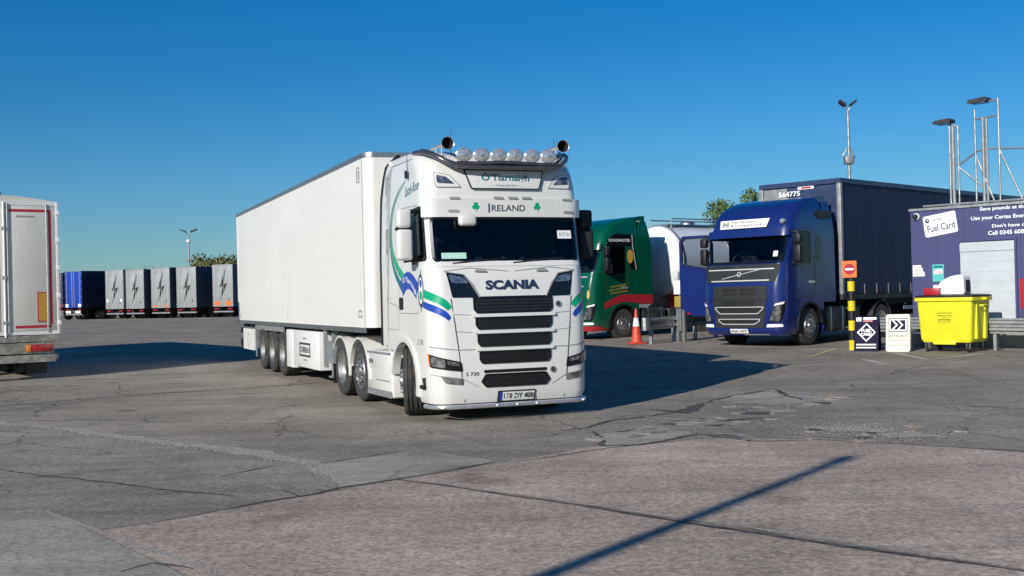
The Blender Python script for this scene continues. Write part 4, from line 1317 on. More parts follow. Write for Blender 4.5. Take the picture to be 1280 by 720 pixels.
MB().box(-1.1, 1.1, 15.9, 16.0, .5, .62).build('rear_bumper', STL, Q)

# green and red tractor unit with the tanker
GL = Vector((1.6, 37.3, 0))
GL.z = gz(2.5, 37.5) - .04
T, V = parked_tractor('green tractor unit with red lower panels and gold lettering, behind the traffic cone', GL, R(-52), GTP, GTP, 0, RED)
P = V.P
LSd = V.side(1)
flat(P, rpoly([(-1.22, 2.83), (1.22, 2.83), (1.20, 3.03), (-1.20, 3.03)], .02), .004, .10, 'visor', GTP, T, .06)
flat(P, [(-1.5, .46), (1.5, .46), (1.5, .31), (-1.5, .31)], .0015, .012, 'bumper_skirt', RED, T, .08)
flat(LSd, [(.62, .98), (.62, 1.18), (1.3, 1.42), (2.09, 1.42), (2.09, 1.14), (1.75, 1.17), (1.42, 1.19), (1.05, 1.13)], .0025, .005, 'red_flash', RED, T)
flat(LSd, [(2.10, 1.12), (2.71, 1.12), (2.71, 1.40), (2.10, 1.42)], -.003, .003, 'red_flash', RED, T)
MB().rbox(.95, 1.22, .40, .80, .34, .62, .02).build('red_step', RED, T)
flat(LSd, rpoly([(.76, 2.95), (1.9, 2.95), (1.9, 3.30), (1.2, 3.34), (.8, 3.15)], .06), .001, .006, 'name_panel', GBK, T)
text('lettering', 'ROADMASTER', WTX, T, lambda a, b: LSd(a, b, .009), .86, 1.78, 3.08, 3.17, .02)
for i, (a, b) in enumerate(((.86, 1.55), (.82, 1.45), (.88, 1.6))):
    text('lettering', ('TANK HAULAGE', 'BULK LIQUIDS', 'STORAGE & WASH')[i], GOLD, T, lambda u, v_: LSd(u, v_ + .12 * (u - .8), .004), a, b, 1.62 - i * .10, 1.68 - i * .10, .01)
flat(P, disc(1.08, 1.45, .05, 12, .14), .001, .006, 'gold_emblem', GOLD, T)
flat(LSd, disc(1.75, 2.62, .13, 18, .22), .008, .011, 'gold_emblem', GOLD, T)
text('lettering', 'WE DELIVER', WTX, T, lambda a, b: Vector((1.103, a, b)), 1.7, 2.4, 3.72, 3.77, .02)
for y_, z_ in ((2.11, 2.2),):
    MB().tube([(1.26, 1.85, 3.30), (1.262, 1.87, 2.95), (1.27, 2.0, 2.2)], .012, 6).build('cable', SEAL, T)

K = root('tanker_trailer', 'white round ended tanker trailer behind the green tractor unit', 'trailer', tuple(GL), R(-52))
zc, rt, ys = 2.50, 1.20, 4.10
pr = [(.001, ys - .28), (rt * .4, ys - .25), (rt * .7, ys - .16), (rt * .9, ys - .06), (rt * .985, ys + .02), (rt, ys + .1)]
MB().lathe(pr, (0, 0, zc), 'y', 48).build('end_cap', TNK, K, 50)
MB().lathe([(rt, ys + .1), (rt, ys + 9.5), (rt * .9, ys + 9.65), (.001, ys + 9.75)], (0, 0, zc), 'y', 48).build('barrel', TNK, K, 30)
for y in (.12, 2.4, 4.8, 7.2, 9.3):
    MB().lathe([(rt + .002, ys + y), (rt + .03, ys + y + .005), (rt + .03, ys + y + .07), (rt + .002, ys + y + .075)], (0, 0, zc), 'y', 48).build('band', ALU, K)
MB().box(-.35, .35, ys + .3, ys + 9.2, zc + rt - .02, zc + rt + .05).build('walkway', ALU, K)
for x in (-.5, .5):
    m = MB().tube([(x, ys + .3, 3.60), (x, ys + .3, 3.92), (x, ys + 9.2, 3.92), (x, ys + 9.2, 3.60)], .022, 6)
    m.build('handrail', ALU, K)
for y in (1.6, 4.5, 7.4):
    MB().lathe([(.26, 3.65), (.26, 3.82), (.20, 3.86), (.001, 3.87)], (0, ys + y, 0), 'z', 18).build('manhole', ALU, K)
MB().box(-.45, .45, ys + .2, ys + 9.4, .95, 1.5).build('chassis_frame', RED, K)
for y in (ys + 5.6, ys + 6.9, ys + 8.2):
    for sg in (-1, 1):
        wheel(K, sg * 1.05, y, .5, sg, .5, .38, 'rear', ALU, 0, 32)
        arc_fender(sg, sg * 1.24, sg * .85, y, .5, .55, .60, 10, 170).build('mudguard', RED, K)
for x in (-.8, .7):
    MB().rbox(x, x + .12, 6.3, 6.45, .2, 1.2, .01).box(x - .06, x + .18, 6.22, 6.53, .17, .2).build('landing_leg', ALU, K)

# ------------------------------------------------------------------ trailers seen from behind
def rear_trailer(name, label, cat, loc, rz, Wd, L, z0, z1, side, door, group=None, arch=0., detail=1):
    Q = root(name, label, cat, loc, rz, group)
    h = Wd / 2
    m = MB()
    sec = [(-h, z0), (h, z0), (h, z1)] + [(h - Wd * i / 10, z1 + arch * math.sin(PI * i / 10)) for i in range(1, 10)] + [(-h, z1)]
    m.prism(sec, 'y', .06, L)
    m.build('body', side, Q, 20)
    m = MB().rbox(-h, -h + .07, -.01, .06, z0, z1, .01).rbox(h - .07, h, -.01, .06, z0, z1, .01)
    m.box(-h + .07, h - .07, -.005, .058, z1 - .09, z1).box(-h + .07, h - .07, -.005, .058, z0, z0 + .08)
    m.build('door_frame', door if arch == 0 else WP, Q)
    for sg in (-1, 1):
        a, b = (sg * .004, sg * (h - .075))
        d_ = MB().rbox(min(a, b), max(a, b), .0, .05, z0 + .085, z1 - .095, .008).build('door', door, Q)
        for k in (.12, .78):
            x = sg * h * k
            MB().tube([(x, -.02, z0 + .05), (x, -.02, z1 - .05)], .013 if detail == 1 else .016, 6).build('lock_rod', ALU, d_)
        for k in range(5):
            z = z0 + .25 + (z1 - z0 - .5) * k / 4
            MB().rbox(sg * (h - .03) - .05, sg * (h - .03) + .05, -.026, -.011, z - .05, z + .05, .005).build('hinge', ALU if arch == 0 else WTX, d_)
    m = MB()
    for x in (-.55, .47):
        m.box(x, x + .08, .1, L, z0 - .26, z0 - .003)
    m.build('chassis_frame', CHS, Q)
    MB().box(-h + .05, h - .05, .02, .14, .45, .57).build('rear_bumper', STL, Q)
    for sg in (-1, 1):
        t = MB().rbox(min(sg * .62, sg * 1.12), max(sg * .62, sg * 1.12), .0, .07, z0 - .25, z0 - .13, .01).build('tail_lamp', REDL, Q)
    ax = (2.2, 3.5, 4.8) if L > 9 else (2.0, 3.2)
    for y in ax:
        for sg in (-1, 1):
            wheel(Q, sg * (h - .22), y, .48, sg, .48, .38, 'rear', ALU, 0, 24)
    return Q

LR = math.atan2(-.56, .83)
lt = rear_trailer('semi_trailer', '', 'trailer', (0, 0, 0), LR, 2.55, 13.6, .95, 4.55, DGS, SIL, 'silver trailers with lightning bolts parked in a row')
fr = plane_y(-.0)
bolt = [(.36, 4.15), (-.40, 2.60), (.04, 2.72), (-.36, 1.42), (.58, 2.95), (.12, 2.84)]
flat(fr, bolt, .012, .016, 'lightning_bolt', BOLT, lt)
for i in range(3):
    flat(fr, rr(-1.0, 4.2 - i * .10, -.55 + .1 * i, 4.24 - i * .10, .005), .012, .014, 'small_print', SEAL, lt)
flat(fr, rr(.72, 1.45, .84, 1.62, .01), .012, .015, 'placard', SEA, lt)
base = Vector((-37.8, 110.0, 0))
dirv = Vector((.886, -.463, 0))
labels = ['silver lightning bolt trailer beside the blue trailer, first of the row', 'second lightning bolt trailer from the blue trailer in the parked row',
          'middle one of the five silver lightning bolt trailers', 'fourth lightning bolt trailer, its dark side showing beside the orange marked one',
          'lightning bolt trailer with bright orange marker boards, nearest the white box trailer']
xs = (131, 156, 188, 220, 265)
for i, px in enumerate(xs):
    t = (0, .25, .5, .75, 1)[i]
    d = 110.0 - 6.0 * (px - 131) / 134
    r_ = ray(px, 390)
    p = Vector((r_.x / r_.y * d, d, 0)) + dirv * 1.275
    o = lt if i == 0 else copy_tree(lt)
    p.z = gz(p.x, p.y)
    o.location = p
    o['label'] = labels[i]
    o.rotation_euler.z = LR + (0, .012, -.01, .008, -.006)[i]
    o.scale = (1, 1, (1, .992, 1.006, 1.0, 1.018)[i])
    if i in (2, 4):
        for sg in (-1, 1):
            mk = MB().box(min(sg * .35, sg * 1.05), max(sg * .35, sg * 1.05), -.03, -.013, 1.04, 1.16 if i == 2 else 1.40).build('marker_board', ORG, o)

for sg in (-1, 1):
    MB().box(min(sg * .85, sg * 1.1), max(sg * .85, sg * 1.1), -.03, -.013, 1.6, 1.85).build('marker_board', WTX, lt)
for px, label, dd, hh, dm in ((80, 'bright blue rear doored trailer at the left end of the parked row', 112.4, 4.6, BBL), (57, 'dark blue trailer half hidden at the far left end of the parked row', 113.6, 4.5, NVY)):
    r_ = ray(px, 390)
    p = Vector((r_.x / r_.y * dd, dd, 0)) + dirv * 1.275
    p.z = gz(p.x, p.y)
    bt = rear_trailer('semi_trailer', label, 'trailer', p, LR, 2.55, 13.6, 1.15, hh, NVY, dm)
    for sg in (-1, 1):
        MB().box(min(sg * .75, sg * 1.15), max(sg * .75, sg * 1.15), -.03, -.013, 1.2, 1.5).build('marker_board', WTX if dm is BBL else RED, bt)
        MB().box(min(sg * .35, sg * 1.1), max(sg * .35, sg * 1.1), -.05, .0, .62, .85).build('bumper_board', WTX if dm is BBL else STL, bt)
    MB().box(-1.2, 1.2, -.012, .02, hh - .06, hh - .01).build('top_light_strip', ALU, bt)

# the grey box body at the left edge
d = 27.0
r_ = ray(74.5, 350)
c = Vector((r_.x / r_.y * d, d, 0))
rz = R(37)
c += Matrix.Rotation(rz, 3, 'Z') @ Vector((-1.275, 0, 0))
c.z = gz(c.x, c.y) + .0
H0, H1 = 1.02, 4.02
lf = rear_trailer('box_trailer', 'pale grey box trailer with red reflective tape, cut by the left edge', 'trailer', c, rz, 2.55, 12.0, H0, H1, TRG, TRG, None, .13, 2)
fr = plane_y(0)
for a, b, c_, d_ in ((.20, 3.78, 1.10, 3.84), (1.05, 1.25, 1.11, 3.78), (.30, 1.17, 1.08, 1.23)):
    flat(fr, [(a, b), (c_, b), (c_, d_), (a, d_)], .0015, .003, 'reflective_tape', REDT, lf)
flat(fr, [(1.005, 1.30), (1.03, 1.30), (1.03, 3.76), (1.005, 3.76)], .0015, .003, 'door_edge_strip', WTX, lf)
mp = flat(fr, rr(.78, 1.30, 1.0, 1.98, .01), .0015, .012, 'marker_plate', REDL, lf)
flat(fr, rr(.805, 1.33, .975, 1.95, .01), .0125, .015, 'plate_centre', pm('ochre_reflector', (.45, .24, .03), .45), mp)
MB().tube([(.08, -.03, H0 - .05), (.08, -.03, H1 - .02)], .022, 8).build('lock_bar', WTX, lf)
for z in (1.3, 2.3, 3.4):
    MB().rbox(.04, .12, -.05, -.005, z - .04, z + .04, .008).build('lock_bracket', ALU, lf)
flat(fr, rr(.35, 3.66, .75, 3.70, .01), .0015, .004, 'maker_mark', SEAL, lf)
MB().box(-1.27, 1.27, -.04, .3, .86, 1.0).build('rear_sill', DGY, lf)
MB().box(-1.1, 1.1, -.06, .05, .60, .84).build('lamp_panel', DGY, lf)
for sg in (-1, 1):
    for k, (a, b, mt) in enumerate(((.62, 1.08, REDL), (.50, .60, AMB))):
        MB().rbox(min(sg * a, sg * b), max(sg * a, sg * b), -.085, -.061, .64, .80, .01).build('tail_lamp', mt, lf)
MB().box(-1.15, 1.15, -.05, .06, .40, .57).build('under_run_bar', DGY, lf)
MB().box(-1.05, -.6, .35, .365, .12, .55).build('mud_flap', BLK, lf)
MB().box(.6, 1.05, .35, .365, .12, .55).build('mud_flap', BLK, lf)
flat(fr, rr(-.5, 1.2, -.3, 1.5, .02), .0015, .004, 'placard', BLK, lf)
for x in (.06,):
    MB().lathe([(.001, .14), (.05, .13), (.06, .05), (.06, 0)], (x, .3, H1 + .12), 'z', 12).build('roof_beacon', BLK, lf)
# ------------------------------------------------------------------ fuel card kiosk
KO = Vector((9.97, 29.5, 0))
KO.z = gz(KO.x, KO.y)
KR = R(-45)
K = root('fuel_kiosk', 'purple clad kiosk with white lettering and a grey shutter', 'kiosk', KO, KR)
KW, KD, KH = 5.4, 2.6, 3.40
MB().box(0, KW, .03, KD, 0, KH - .06).build('wall', PUR, K)
for i in range(8):
    a = KW * i / 8
    b = KW * (i + 1) / 8
    MB().box(a + .003, b - .003, 0, .0285, .02, KH - .06).build('cladding_panel', PUR, K)
MB().box(-.02, KW + .02, -.06, -.001, -.05, .30).build('plinth', SLB, K)
MB().box(-.03, KW + .03, -.04, KD + .03, KH - .058, KH).build('roof_trim', GAL, K)
MB().tube([(.3, .1, KH + .05), (KW, .1, KH + .05)], .03, 8).build('roof_rail', GAL, K)
fk = plane_y(0)
n_ = 9
for i in range(n_):
    z = .35 + 2.15 * i / n_
    MB().rbox(1.25, 2.56, -.016, -.0112, z + .001, z + 2.15 / n_ - .001, .0015, 1).build('shutter_slat', SHUT, K, 0)
MB().box(1.25, 2.56, -.011, -.001, .35, 2.5).build('shutter_back', SHUT, K)
MB().box(1.20, 1.248, -.05, -.001, .3, 2.52).box(2.562, 2.61, -.05, -.001, .3, 2.52).box(1.2, 2.61, -.05, -.001, 2.521, 2.56).build('shutter_frame', PUR, K)
MB().box(1.25, 2.56, -.034, -.027, 2.28, 2.46).build('shutter_box', SHUT, K)
def fc(a, b, d=0.):
    return Vector((.77 + a * math.cos(R(8)) - b * math.sin(R(8)), -d, 3.0 - .02 + a * math.sin(R(8)) + b * math.cos(R(8))))
card = flat(fc, rr(-.42, -.26, .42, .26, .05), .004, .012, 'card_sign', WTX, K)
text('lettering', 'Fuel Card', NAVT, card, lambda a, b: fc(a, b, .0135), -.34, .36, -.15, .02, .012)
text('lettering', 'certas', NAVT, card, lambda a, b: fc(a, b, .0135), -.22, .05, .10, .17, .0)
flat(fc, disc(-.31, .14, .055), .0125, .0135, 'logo', NAVT, card)
flat(fc, [(-.33, .15), (-.29, .17), (-.28, .12)], .014, .0145, 'logo_notch', WTX, card)
for s_, x, x1, z0, z1 in (('Save pounds at the pump', 1.76, 3.23, 3.215, 3.325), ('Use your Certas Energy fuel card', 1.54, 3.46, 3.0, 3.115),
                         ("Don't have one yet?", 2.04, 3.24, 2.80, 2.905), ('Call 0345 608 7172', 1.94, 3.13, 2.65, 2.75)):
    text('lettering', s_, WTX, K, lambda a, b: fk(a, b, .006), x, x1, z0, z1, .022)
cm = MB().lathe([(.001, -.16), (.05, -.155), (.06, -.10), (.06, 0)], (.17, 0, 3.20), 'y', 14).build('dome_camera', BLK, K)
MB().lathe([(.06, -.05), (.085, -.05), (.085, -.001), (.06, -.001)], (.17, 0, 3.20), 'y', 14).build('camera_collar', WP, cm)
n1 = flat(fk, [(.03, 1.72), (.34, 1.72), (.34, 1.83), (.29, 1.83), (.29, 1.91), (.24, 1.91), (.24, 2.0), (.03, 2.0)], .003, .008, 'notice', WTX, K)
for z in (1.80, 1.87):
    flat(fk, [(.07, z - .008), (.25, z - .008), (.25, z + .008), (.07, z + .008)], .0085, .009, 'notice_text', SEAL, n1)
n2 = flat(fk, rr(.54, 1.58, .83, 2.0, .01), .003, .008, 'poster', POST, K)
flat(fk, rr(.57, 1.76, .80, 1.88, .03), .0085, .009, 'poster_picture', pm('poster_print', (.55, .30, .25), .5, c2=(.75, .72, .7), vs=14), n2)
flat(fk, rr(.57, 1.92, .80, 1.965, .01), .0085, .009, 'poster_band', TEAL, n2)
flat(fk, rr(2.66, .9, 2.74, 1.6, .01), .003, .008, 'red_notice', RED, K)

# lighting frames on the roof: posts, floodlight heads, rails
def kp(x, y, z):
    return Vector((x, y, z))
def frame(label, posts, heads, rails, thick=()):
    T = root('floodlight_tower', label, 'floodlight', KO, KR, None)
    for x, y, zt, r_ in posts:
        MB().tube([kp(x, y, KH), kp(x, y, zt)], r_, 8).build('post', GAL, T)
        MB().prism([(x - .09, KH + .001), (x + .09, KH + .001), (x + .03, KH + .12), (x - .03, KH + .12)], 'y', y - .09, y + .09).build('base_plate', GAL, T)
    for a, b in rails:
        MB().tube([kp(*a), kp(*b)], .024, 6).build('brace', GAL, T)
    for x0, y, z, w_ in heads:
        i_ = MB().prism([(x0, z), (x0 + w_ * .15, z + .07), (x0 + w_ * .9, z + .10), (x0 + w_, z + .06), (x0 + w_, z), (x0 + w_ * .2, z - .03)], 'y', y - .16, y + .16)
        hd = i_.build('lamp_head', CHS, T)
        MB().box(x0 + w_ * .22, x0 + w_ * .9, y - .13, y + .13, z - .034, z - .0305 + .02).build('lamp_glass', LENS, hd)
    for x, y, zt, r_ in thick:
        MB().tube([kp(x, y, KH), kp(x, y, zt)], r_, 10).build('mast', STL, T)
    return T
frame('left rooftop lighting frame with one floodlight, on the purple kiosk', [(.51, 1.2, 5.62, .028), (.73, 1.2, 5.5, .026)], [(.12, 1.2, 5.60, .48)],
      [((.51, 1.2, 5.58), (.73, 1.2, 5.46)), ((.73, 1.2, 4.5), (1.17, 1.2, 4.78)), ((.51, 1.2, 4.6), (.73, 1.2, 4.52)), ((.73, 1.2, 4.45), (1.35, 1.2, 3.9))], [(.60, 1.2, 5.5, .045)])
frame('taller rooftop lighting frame with diagonal braces, on the purple kiosk', [(1.17, 1.2, 5.85, .026), (1.76, 1.2, 6.06, .026)], [(1.02, 1.2, 6.02, .52)],
      [((1.17, 1.2, 5.60), (1.76, 1.2, 5.64)), ((1.52, 1.2, 6.02), (1.76, 1.2, 6.0)), ((1.17, 1.2, 4.80), (1.40, 1.2, 4.84)), ((1.45, 1.2, 4.84), (2.9, 1.2, 4.72)), ((1.17, 1.2, 4.72), (1.66, 1.2, KH)), ((1.76, 1.2, 4.80), (2.35, 1.2, KH))],
      [(1.37, 1.2, 5.62, .04), (1.46, 1.2, 5.60, .03)])

# ------------------------------------------------------------------ barriers
def barrier(label, p0, p1, n, group, end0=True, two=False):
    p0, p1 = Vector(p0), Vector(p1)
    L = (p1 - p0).length
    rz = math.atan2(p1.y - p0.y, p1.x - p0.x)
    B = root('crash_barrier', label, 'barrier', (p0.x, p0.y, gz(p0.x, p0.y)), rz, group)
    w = [(-.02, .40), (-.02, .44), (-.085, .475), (-.085, .525), (-.03, .56), (-.03, .60), (-.085, .635), (-.085, .685), (-.02, .72), (-.02, .75)]
    th = [(a + .006, b) for a, b in w][::-1]
    sl = (gz(p1.x, p1.y) - gz(p0.x, p0.y)) / L
    bm_ = MB().prism(w + th, 'x', 0, L)
    bm_.v = [(a, b, c + sl * a) for a, b, c in bm_.v]
    bm_.build('beam', GAL, B, 40)
    if two:
        bm_ = MB().prism([(a, b - .36) for a, b in w + th], 'x', 0, L)
        bm_.v = [(a, b, c + sl * a) for a, b, c in bm_.v]
        bm_.build('lower_beam', GAL, B, 40)
    if end0:
        MB().prism([(.0, -.09), (-.10, -.09), (-.18, -.05), (-.20, .02), (-.16, .09), (-.14, .085), (-.18, .02), (-.165, -.04), (-.09, -.075), (.0, -.075)], 'z', .40, .75).build('end_terminal', GAL, B, 40)
    for i in range(n):
        x = .25 + (L - .5) * i / (n - 1)
        MB().box(x - .035, x + .035, .0, .10, -.05 + sl * x, .72 + sl * x).box(x - .05, x + .05, -.018, .0, .50 + sl * x, .66 + sl * x).build('post', GAL, B)
    return B
a = G(1275, 441.5)
d_ = Vector((-.707, .707, 0))
barrier('grey steel crash barrier in front of the purple kiosk, behind the yellow bin', a + d_ * 4.2 + Vector((.42, .42, 0)), a - d_ * 2.6 + Vector((.42, .42, 0)), 5, 'steel crash barriers', False, False)
a = G(810, 431)
barrier('short grey crash barrier beside the traffic cone', a, a + Vector((.62, .78, 0)) * 4.2, 4, 'steel crash barriers', True)

# ------------------------------------------------------------------ yellow wheeled bin
p = G(1189, 439.5)
b = root('wheeled_bin', 'large yellow four wheeled waste bin with black lid', 'bin', (p.x + .12, p.y + .12, gz(p.x, p.y)), R(-45))
def loft(secs):
    v, f = [], []
    for x0, x1, y0, y1, z in secs:
        q = rpoly([(x0, y0), (x1, y0), (x1, y1), (x0, y1)], .06, 3)
        v += [(a, c, z) for a, c in q]
    n = len(q)
    for k in range(len(secs) - 1):
        f += [(k * n + i, k * n + (i + 1) % n, (k + 1) * n + (i + 1) % n, (k + 1) * n + i) for i in range(n)]
    f += [tuple(range(n)), tuple((len(secs) - 1) * n + i for i in range(n))]
    return MB().add(v, f)
loft([(-.56, .56, -.40, .40, .22), (-.60, .60, -.44, .44, .30), (-.645, .645, -.49, .49, 1.12), (-.65, .65, -.50, .50, 1.16), (-.69, .69, -.545, .545, 1.165), (-.69, .69, -.545, .545, 1.24), (-.63, .63, -.49, .49, 1.245)]).build('body', YEL, b, 35)
loft([(-.68, .68, -.53, .56, 1.247), (-.68, .68, -.53, .56, 1.28), (-.62, .62, -.46, .50, 1.30), (-.3, .3, -.2, .3, 1.315)]).build('lid', BLK, b, 35)
MB().rbox(-.30, .24, -.46, -.40, .17, .26, .02).build('front_lip', YEL, b)
for sg in (-1, 1):
    for y in (-.22, .22):
        MB().prism([(y - .05, .3), (y + .05, .3), (y + .03, 1.1), (y - .03, 1.1)], 'x', min(sg * .60, sg * .66), max(sg * .60, sg * .66)).build('rib', YEL, b)
    MB().tube([(sg * .66, -.12, 1.05), (sg * .74, -.10, 1.05), (sg * .74, .10, 1.05), (sg * .66, .12, 1.05)], .02, 6).build('lifting_handle', YEL, b)
    MB().tube([(sg * .69, .0, 1.20), (sg * .78, .0, 1.20)], .03, 8).build('trunnion', YEL, b)
    for y in (-.33, .33):
        x = sg * .48
        c = MB().lathe([(.001, -.025), (.075, -.025), (.095, -.015), (.095, .015), (.075, .025), (.001, .025)], (x, y, .097), 'x', 18).build('castor', RUB, b)
        MB().box(x - .045, x - .034, y - .03, y + .03, .08, .225).box(x + .034, x + .045, y - .03, y + .03, .08, .225).build('fork', GAL, c)
def fb(u, v_):
    t_ = (v_ - .30) / .82
    return Vector((u, -.44 - .05 * t_ - .003, v_))
for s_, x0, x1, z0, z1 in (('JOHN SUTTON', -.18, .17, .865, .90), ('COMMERCIAL WASTE', -.18, .17, .815, .84), ('LTD', -.05, .05, .775, .795), ('697442', -.15, .14, .715, .755), ('www.waste.co.uk', -.16, .15, .675, .695)):
    text('lettering', s_, SEA, b, fb, x0, x1, z0, z1, .02)
# white moulded thing lying on the lid and a red carton
bx, by = b.location.x, b.location.y
wo = root('white_housing', 'white moulded plastic housing lying on top of the yellow bin', 'plastic housing', (bx, by, b.location.z + 1.312), R(-45))
prof = [(-.33, .0), (-.30, .16), (-.18, .30), (.02, .40), (.22, .44), (.34, .42), (.36, .0)]
MB().prism(rpoly(prof, .05), 'y', -.20, .16).build('shell', WTX, wo, 40)
MB().box(.361, .37, -.12, .08, .05, .32).build('opening', DRK, wo)
MB().rbox(-.42, -.33, -.12, .06, .10, .22, .02).build('spout', WTX, wo)
off = Matrix.Rotation(R(-45), 3, 'Z') @ Vector((-.33, -.30, 0))
rc = MB().rbox(-.20, .16, -.09, .09, 0, .16, .01).build('red_carton', RED)
rc.location = (bx + off.x, by + off.y, b.location.z + 1.303)
rc.rotation_euler = (0, 0, R(-40))
tag(rc, 'small red carton on the lid of the yellow bin', 'carton')

# ------------------------------------------------------------------ striped post with no entry sign
p = G(1066, 437.5)
b = root('striped_post', 'black and yellow striped post carrying a no entry sign', 'post', p, R(-32))
H_ = 2.12
for i in range(9):
    z0, z1 = H_ * i / 9, H_ * (i + 1) / 9
    MB().lathe([(.001, z0 + .001), (.085, z0 + .001), (.085, z1), (.001, z1)], (0, 0, 0), 'z', 18).build('band', YLW if i % 2 == 0 else BLK, b)
pf = plane_y(-.095)
s_ = flat(pf, rr(-.17, 1.74, .17, 2.14, .02), -.015, .008, 'sign_plate', ORG, b)
flat(pf, disc(0, 1.94, .13, 24), .009, .012, 'no_entry_disc', RED, s_)
flat(pf, rr(-.10, 1.915, .10, 1.965, .005), .0125, .014, 'no_entry_bar', WTX, s_)

# ------------------------------------------------------------------ A boards
p = G(1085, 438.5)
b = root('a_board', 'navy fuel card A board with a white diamond, beside the striped post', 'sign board', p, R(-30))
def lean(y, k):
    return lambda a, c, d=0.: Vector((a, y + k * c - d, c))
f1 = lean(-.20, .20)
flat(f1, rr(-.28, .0, .28, .82, .02), -.02, 0, 'front_panel', NBD, b)
flat(lambda a, c, d: Vector((a, .20 - .20 * c + d, c)), rr(-.28, 0, .28, .82, .02), -.02, 0, 'back_panel', NBD, b)
ring(f1, [(0, .66), (-.22, .44), (0, .22), (.22, .44)], [(0, .62), (-.18, .44), (0, .26), (.18, .44)], .001, .004, 'diamond', WTX, b)
text('lettering', 'FUEL', WTX, b, lambda u, v_: f1(u, v_, .003), -.12, .12, .445, .52, .04)
text('lettering', 'CARD', WTX, b, lambda u, v_: f1(u, v_, .003), -.13, .13, .36, .43, .04)
flat(f1, rr(-.24, .70, -.12, .79, .01), .001, .003, 'logo', WTX, b)
flat(f1, rr(-.08, .74, .23, .79, .01), .001, .003, 'strip', WTX, b)
flat(f1, rr(-.08, .69, .14, .725, .01), .001, .003, 'strip', RED, b)
for z, w_ in ((.14, .46), (.07, .46)):
    flat(f1, rr(-.23, z, -.23 + w_, z + .03, .005), .001, .003, 'strip', WTX, b)
p = G(1124, 439)
b = root('a_board', 'cream keyfuels A board with a purple arrow logo, beside the yellow bin', 'sign board', p, R(-26))
b['label'] = 'cream A board with a purple double arrow logo, beside the yellow bin'
flat(f1, rr(-.27, .0, .27, .86, .05), -.025, 0, 'front_panel', CREAM, b)
flat(lambda a, c, d: Vector((a, .20 - .20 * c + d, c)), rr(-.27, 0, .27, .86, .05), -.025, 0, 'back_panel', CREAM, b)
lg = flat(f1, rr(-.21, .46, .21, .77, .01), .001, .003, 'logo', NBD, b)
ring(f1, rr(-.19, .48, .19, .75, .01), rr(-.165, .505, .165, .725, .01), .0035, .005, 'logo_frame', WTX, lg)
for dx in (-.10, .02):
    flat(f1, [(dx - .04, .72), (dx, .72), (dx + .10, .615), (dx, .51), (dx - .04, .51), (dx + .055, .615)], .0055, .007, 'arrow', WTX, lg)
text('lettering', 'KEYFUELS', SEA, b, lambda u, v_: f1(u, v_, .003), -.20, .20, .33, .39, .01)
for z in (.25, .13):
    flat(f1, rr(-.23, z, .23, z + .025, .005), .001, .006, 'strip', pm('board_rib', (.45, .42, .33), .6) if z > .2 else MATS['board_rib'], b)

# ------------------------------------------------------------------ cone and post box by the green tractor unit
p = G(796, 430)
b = root('traffic_cone', 'orange traffic cone with a white sleeve by the crash barrier end', 'cone', p, R(20))
MB().rbox(-.22, .22, -.22, .22, .0, .045, .02).build('base', CONE, b)
prf = lambda z: .17 - .145 * z / 1.0
MB().lathe([(.001, .0455), (.185, .046), (prf(.06), .07), (prf(.50), .50)], (0, 0, 0), 'z', 24).build('cone_body', CONE, b)
MB().lathe([(prf(.50) + .004, .501), (prf(.74) + .004, .74)], (0, 0, 0), 'z', 24).build('reflective_sleeve', WTX, b)
MB().lathe([(prf(.74), .741), (prf(.98), .98), (.02, 1.0), (.001, 1.0)], (0, 0, 0), 'z', 24).build('cone_tip', CONE, b)
p = G(852, 427)
b = root('post_box', 'slim grey post with a white switch box behind the crash barrier', 'post', p, R(-50))
for x in (-.10, .12):
    MB().box(x - .045, x + .045, -.04, .04, 0, 1.05).build('post', GAL, b)
MB().box(-.04, .04, -.04, .04, .3, 2.0).build('upright', GAL, b)
MB().rbox(-.15, .15, -.12, -.041, 1.35, 1.75, .01).build('switch_box', WTX, b)
MB().rbox(-.14, .14, -.11, -.045, .98, 1.30, .01).build('yellow_box', pm('ochre_box', (.35, .25, .04), .6), b)

# ------------------------------------------------------------------ lamp masts
def mast(label, px, d, zt, heads, extra=False):
    r_ = ray(px, 380)
    x, y = r_.x / r_.y * d, d
    m = root('lamp_mast', label, 'lamp post', (x, y, gz(x, y)), 0, None)
    MB().tube([(0, 0, 0), (0, 0, zt)], [.11, .06], 10).build('pole', GAL, m)
    MB().rbox(-.2, .2, -.2, .2, 0, .06, .01).build('base', GAL, m)
    for sx, w_ in heads:
        MB().tube([(0, 0, zt), (sx * .35, 0, zt + .25)], .035, 6).build('bracket', GAL, m)
        MB().prism([(sx * .25, zt + .20), (sx * .85, zt + .42), (sx * .88, zt + .55), (sx * .30, zt + .36)], 'y', -.25, .25).build('lamp_head', CHS, m)
    if extra:
        MB().rbox(-.22, .22, -.2, .2, zt - 2.6, zt - 2.2, .04).build('camera_box', GAL, m)
        MB().tube([(-.3, 0, zt - 2.2), (0, 0, zt - 1.7), (.28, 0, zt - 2.3)], .05, 6).build('camera_bracket', GAL, m)
    else:
        MB().lathe([(.001, -.2), (.22, -.12), (.22, .12), (.001, .2)], (0, 0, zt - .7), 'z', 10).build('globe', WTX, m)
    return m
mast('slim lamp post behind the row of silver trailers', 237.5, 122, 8.4, ((-1, 1), (1, 1)))
mast('tall steel lighting mast behind the navy curtain trailer', 1066, 58, 9.9, ((-.45, 1), (.45, 1)), True)
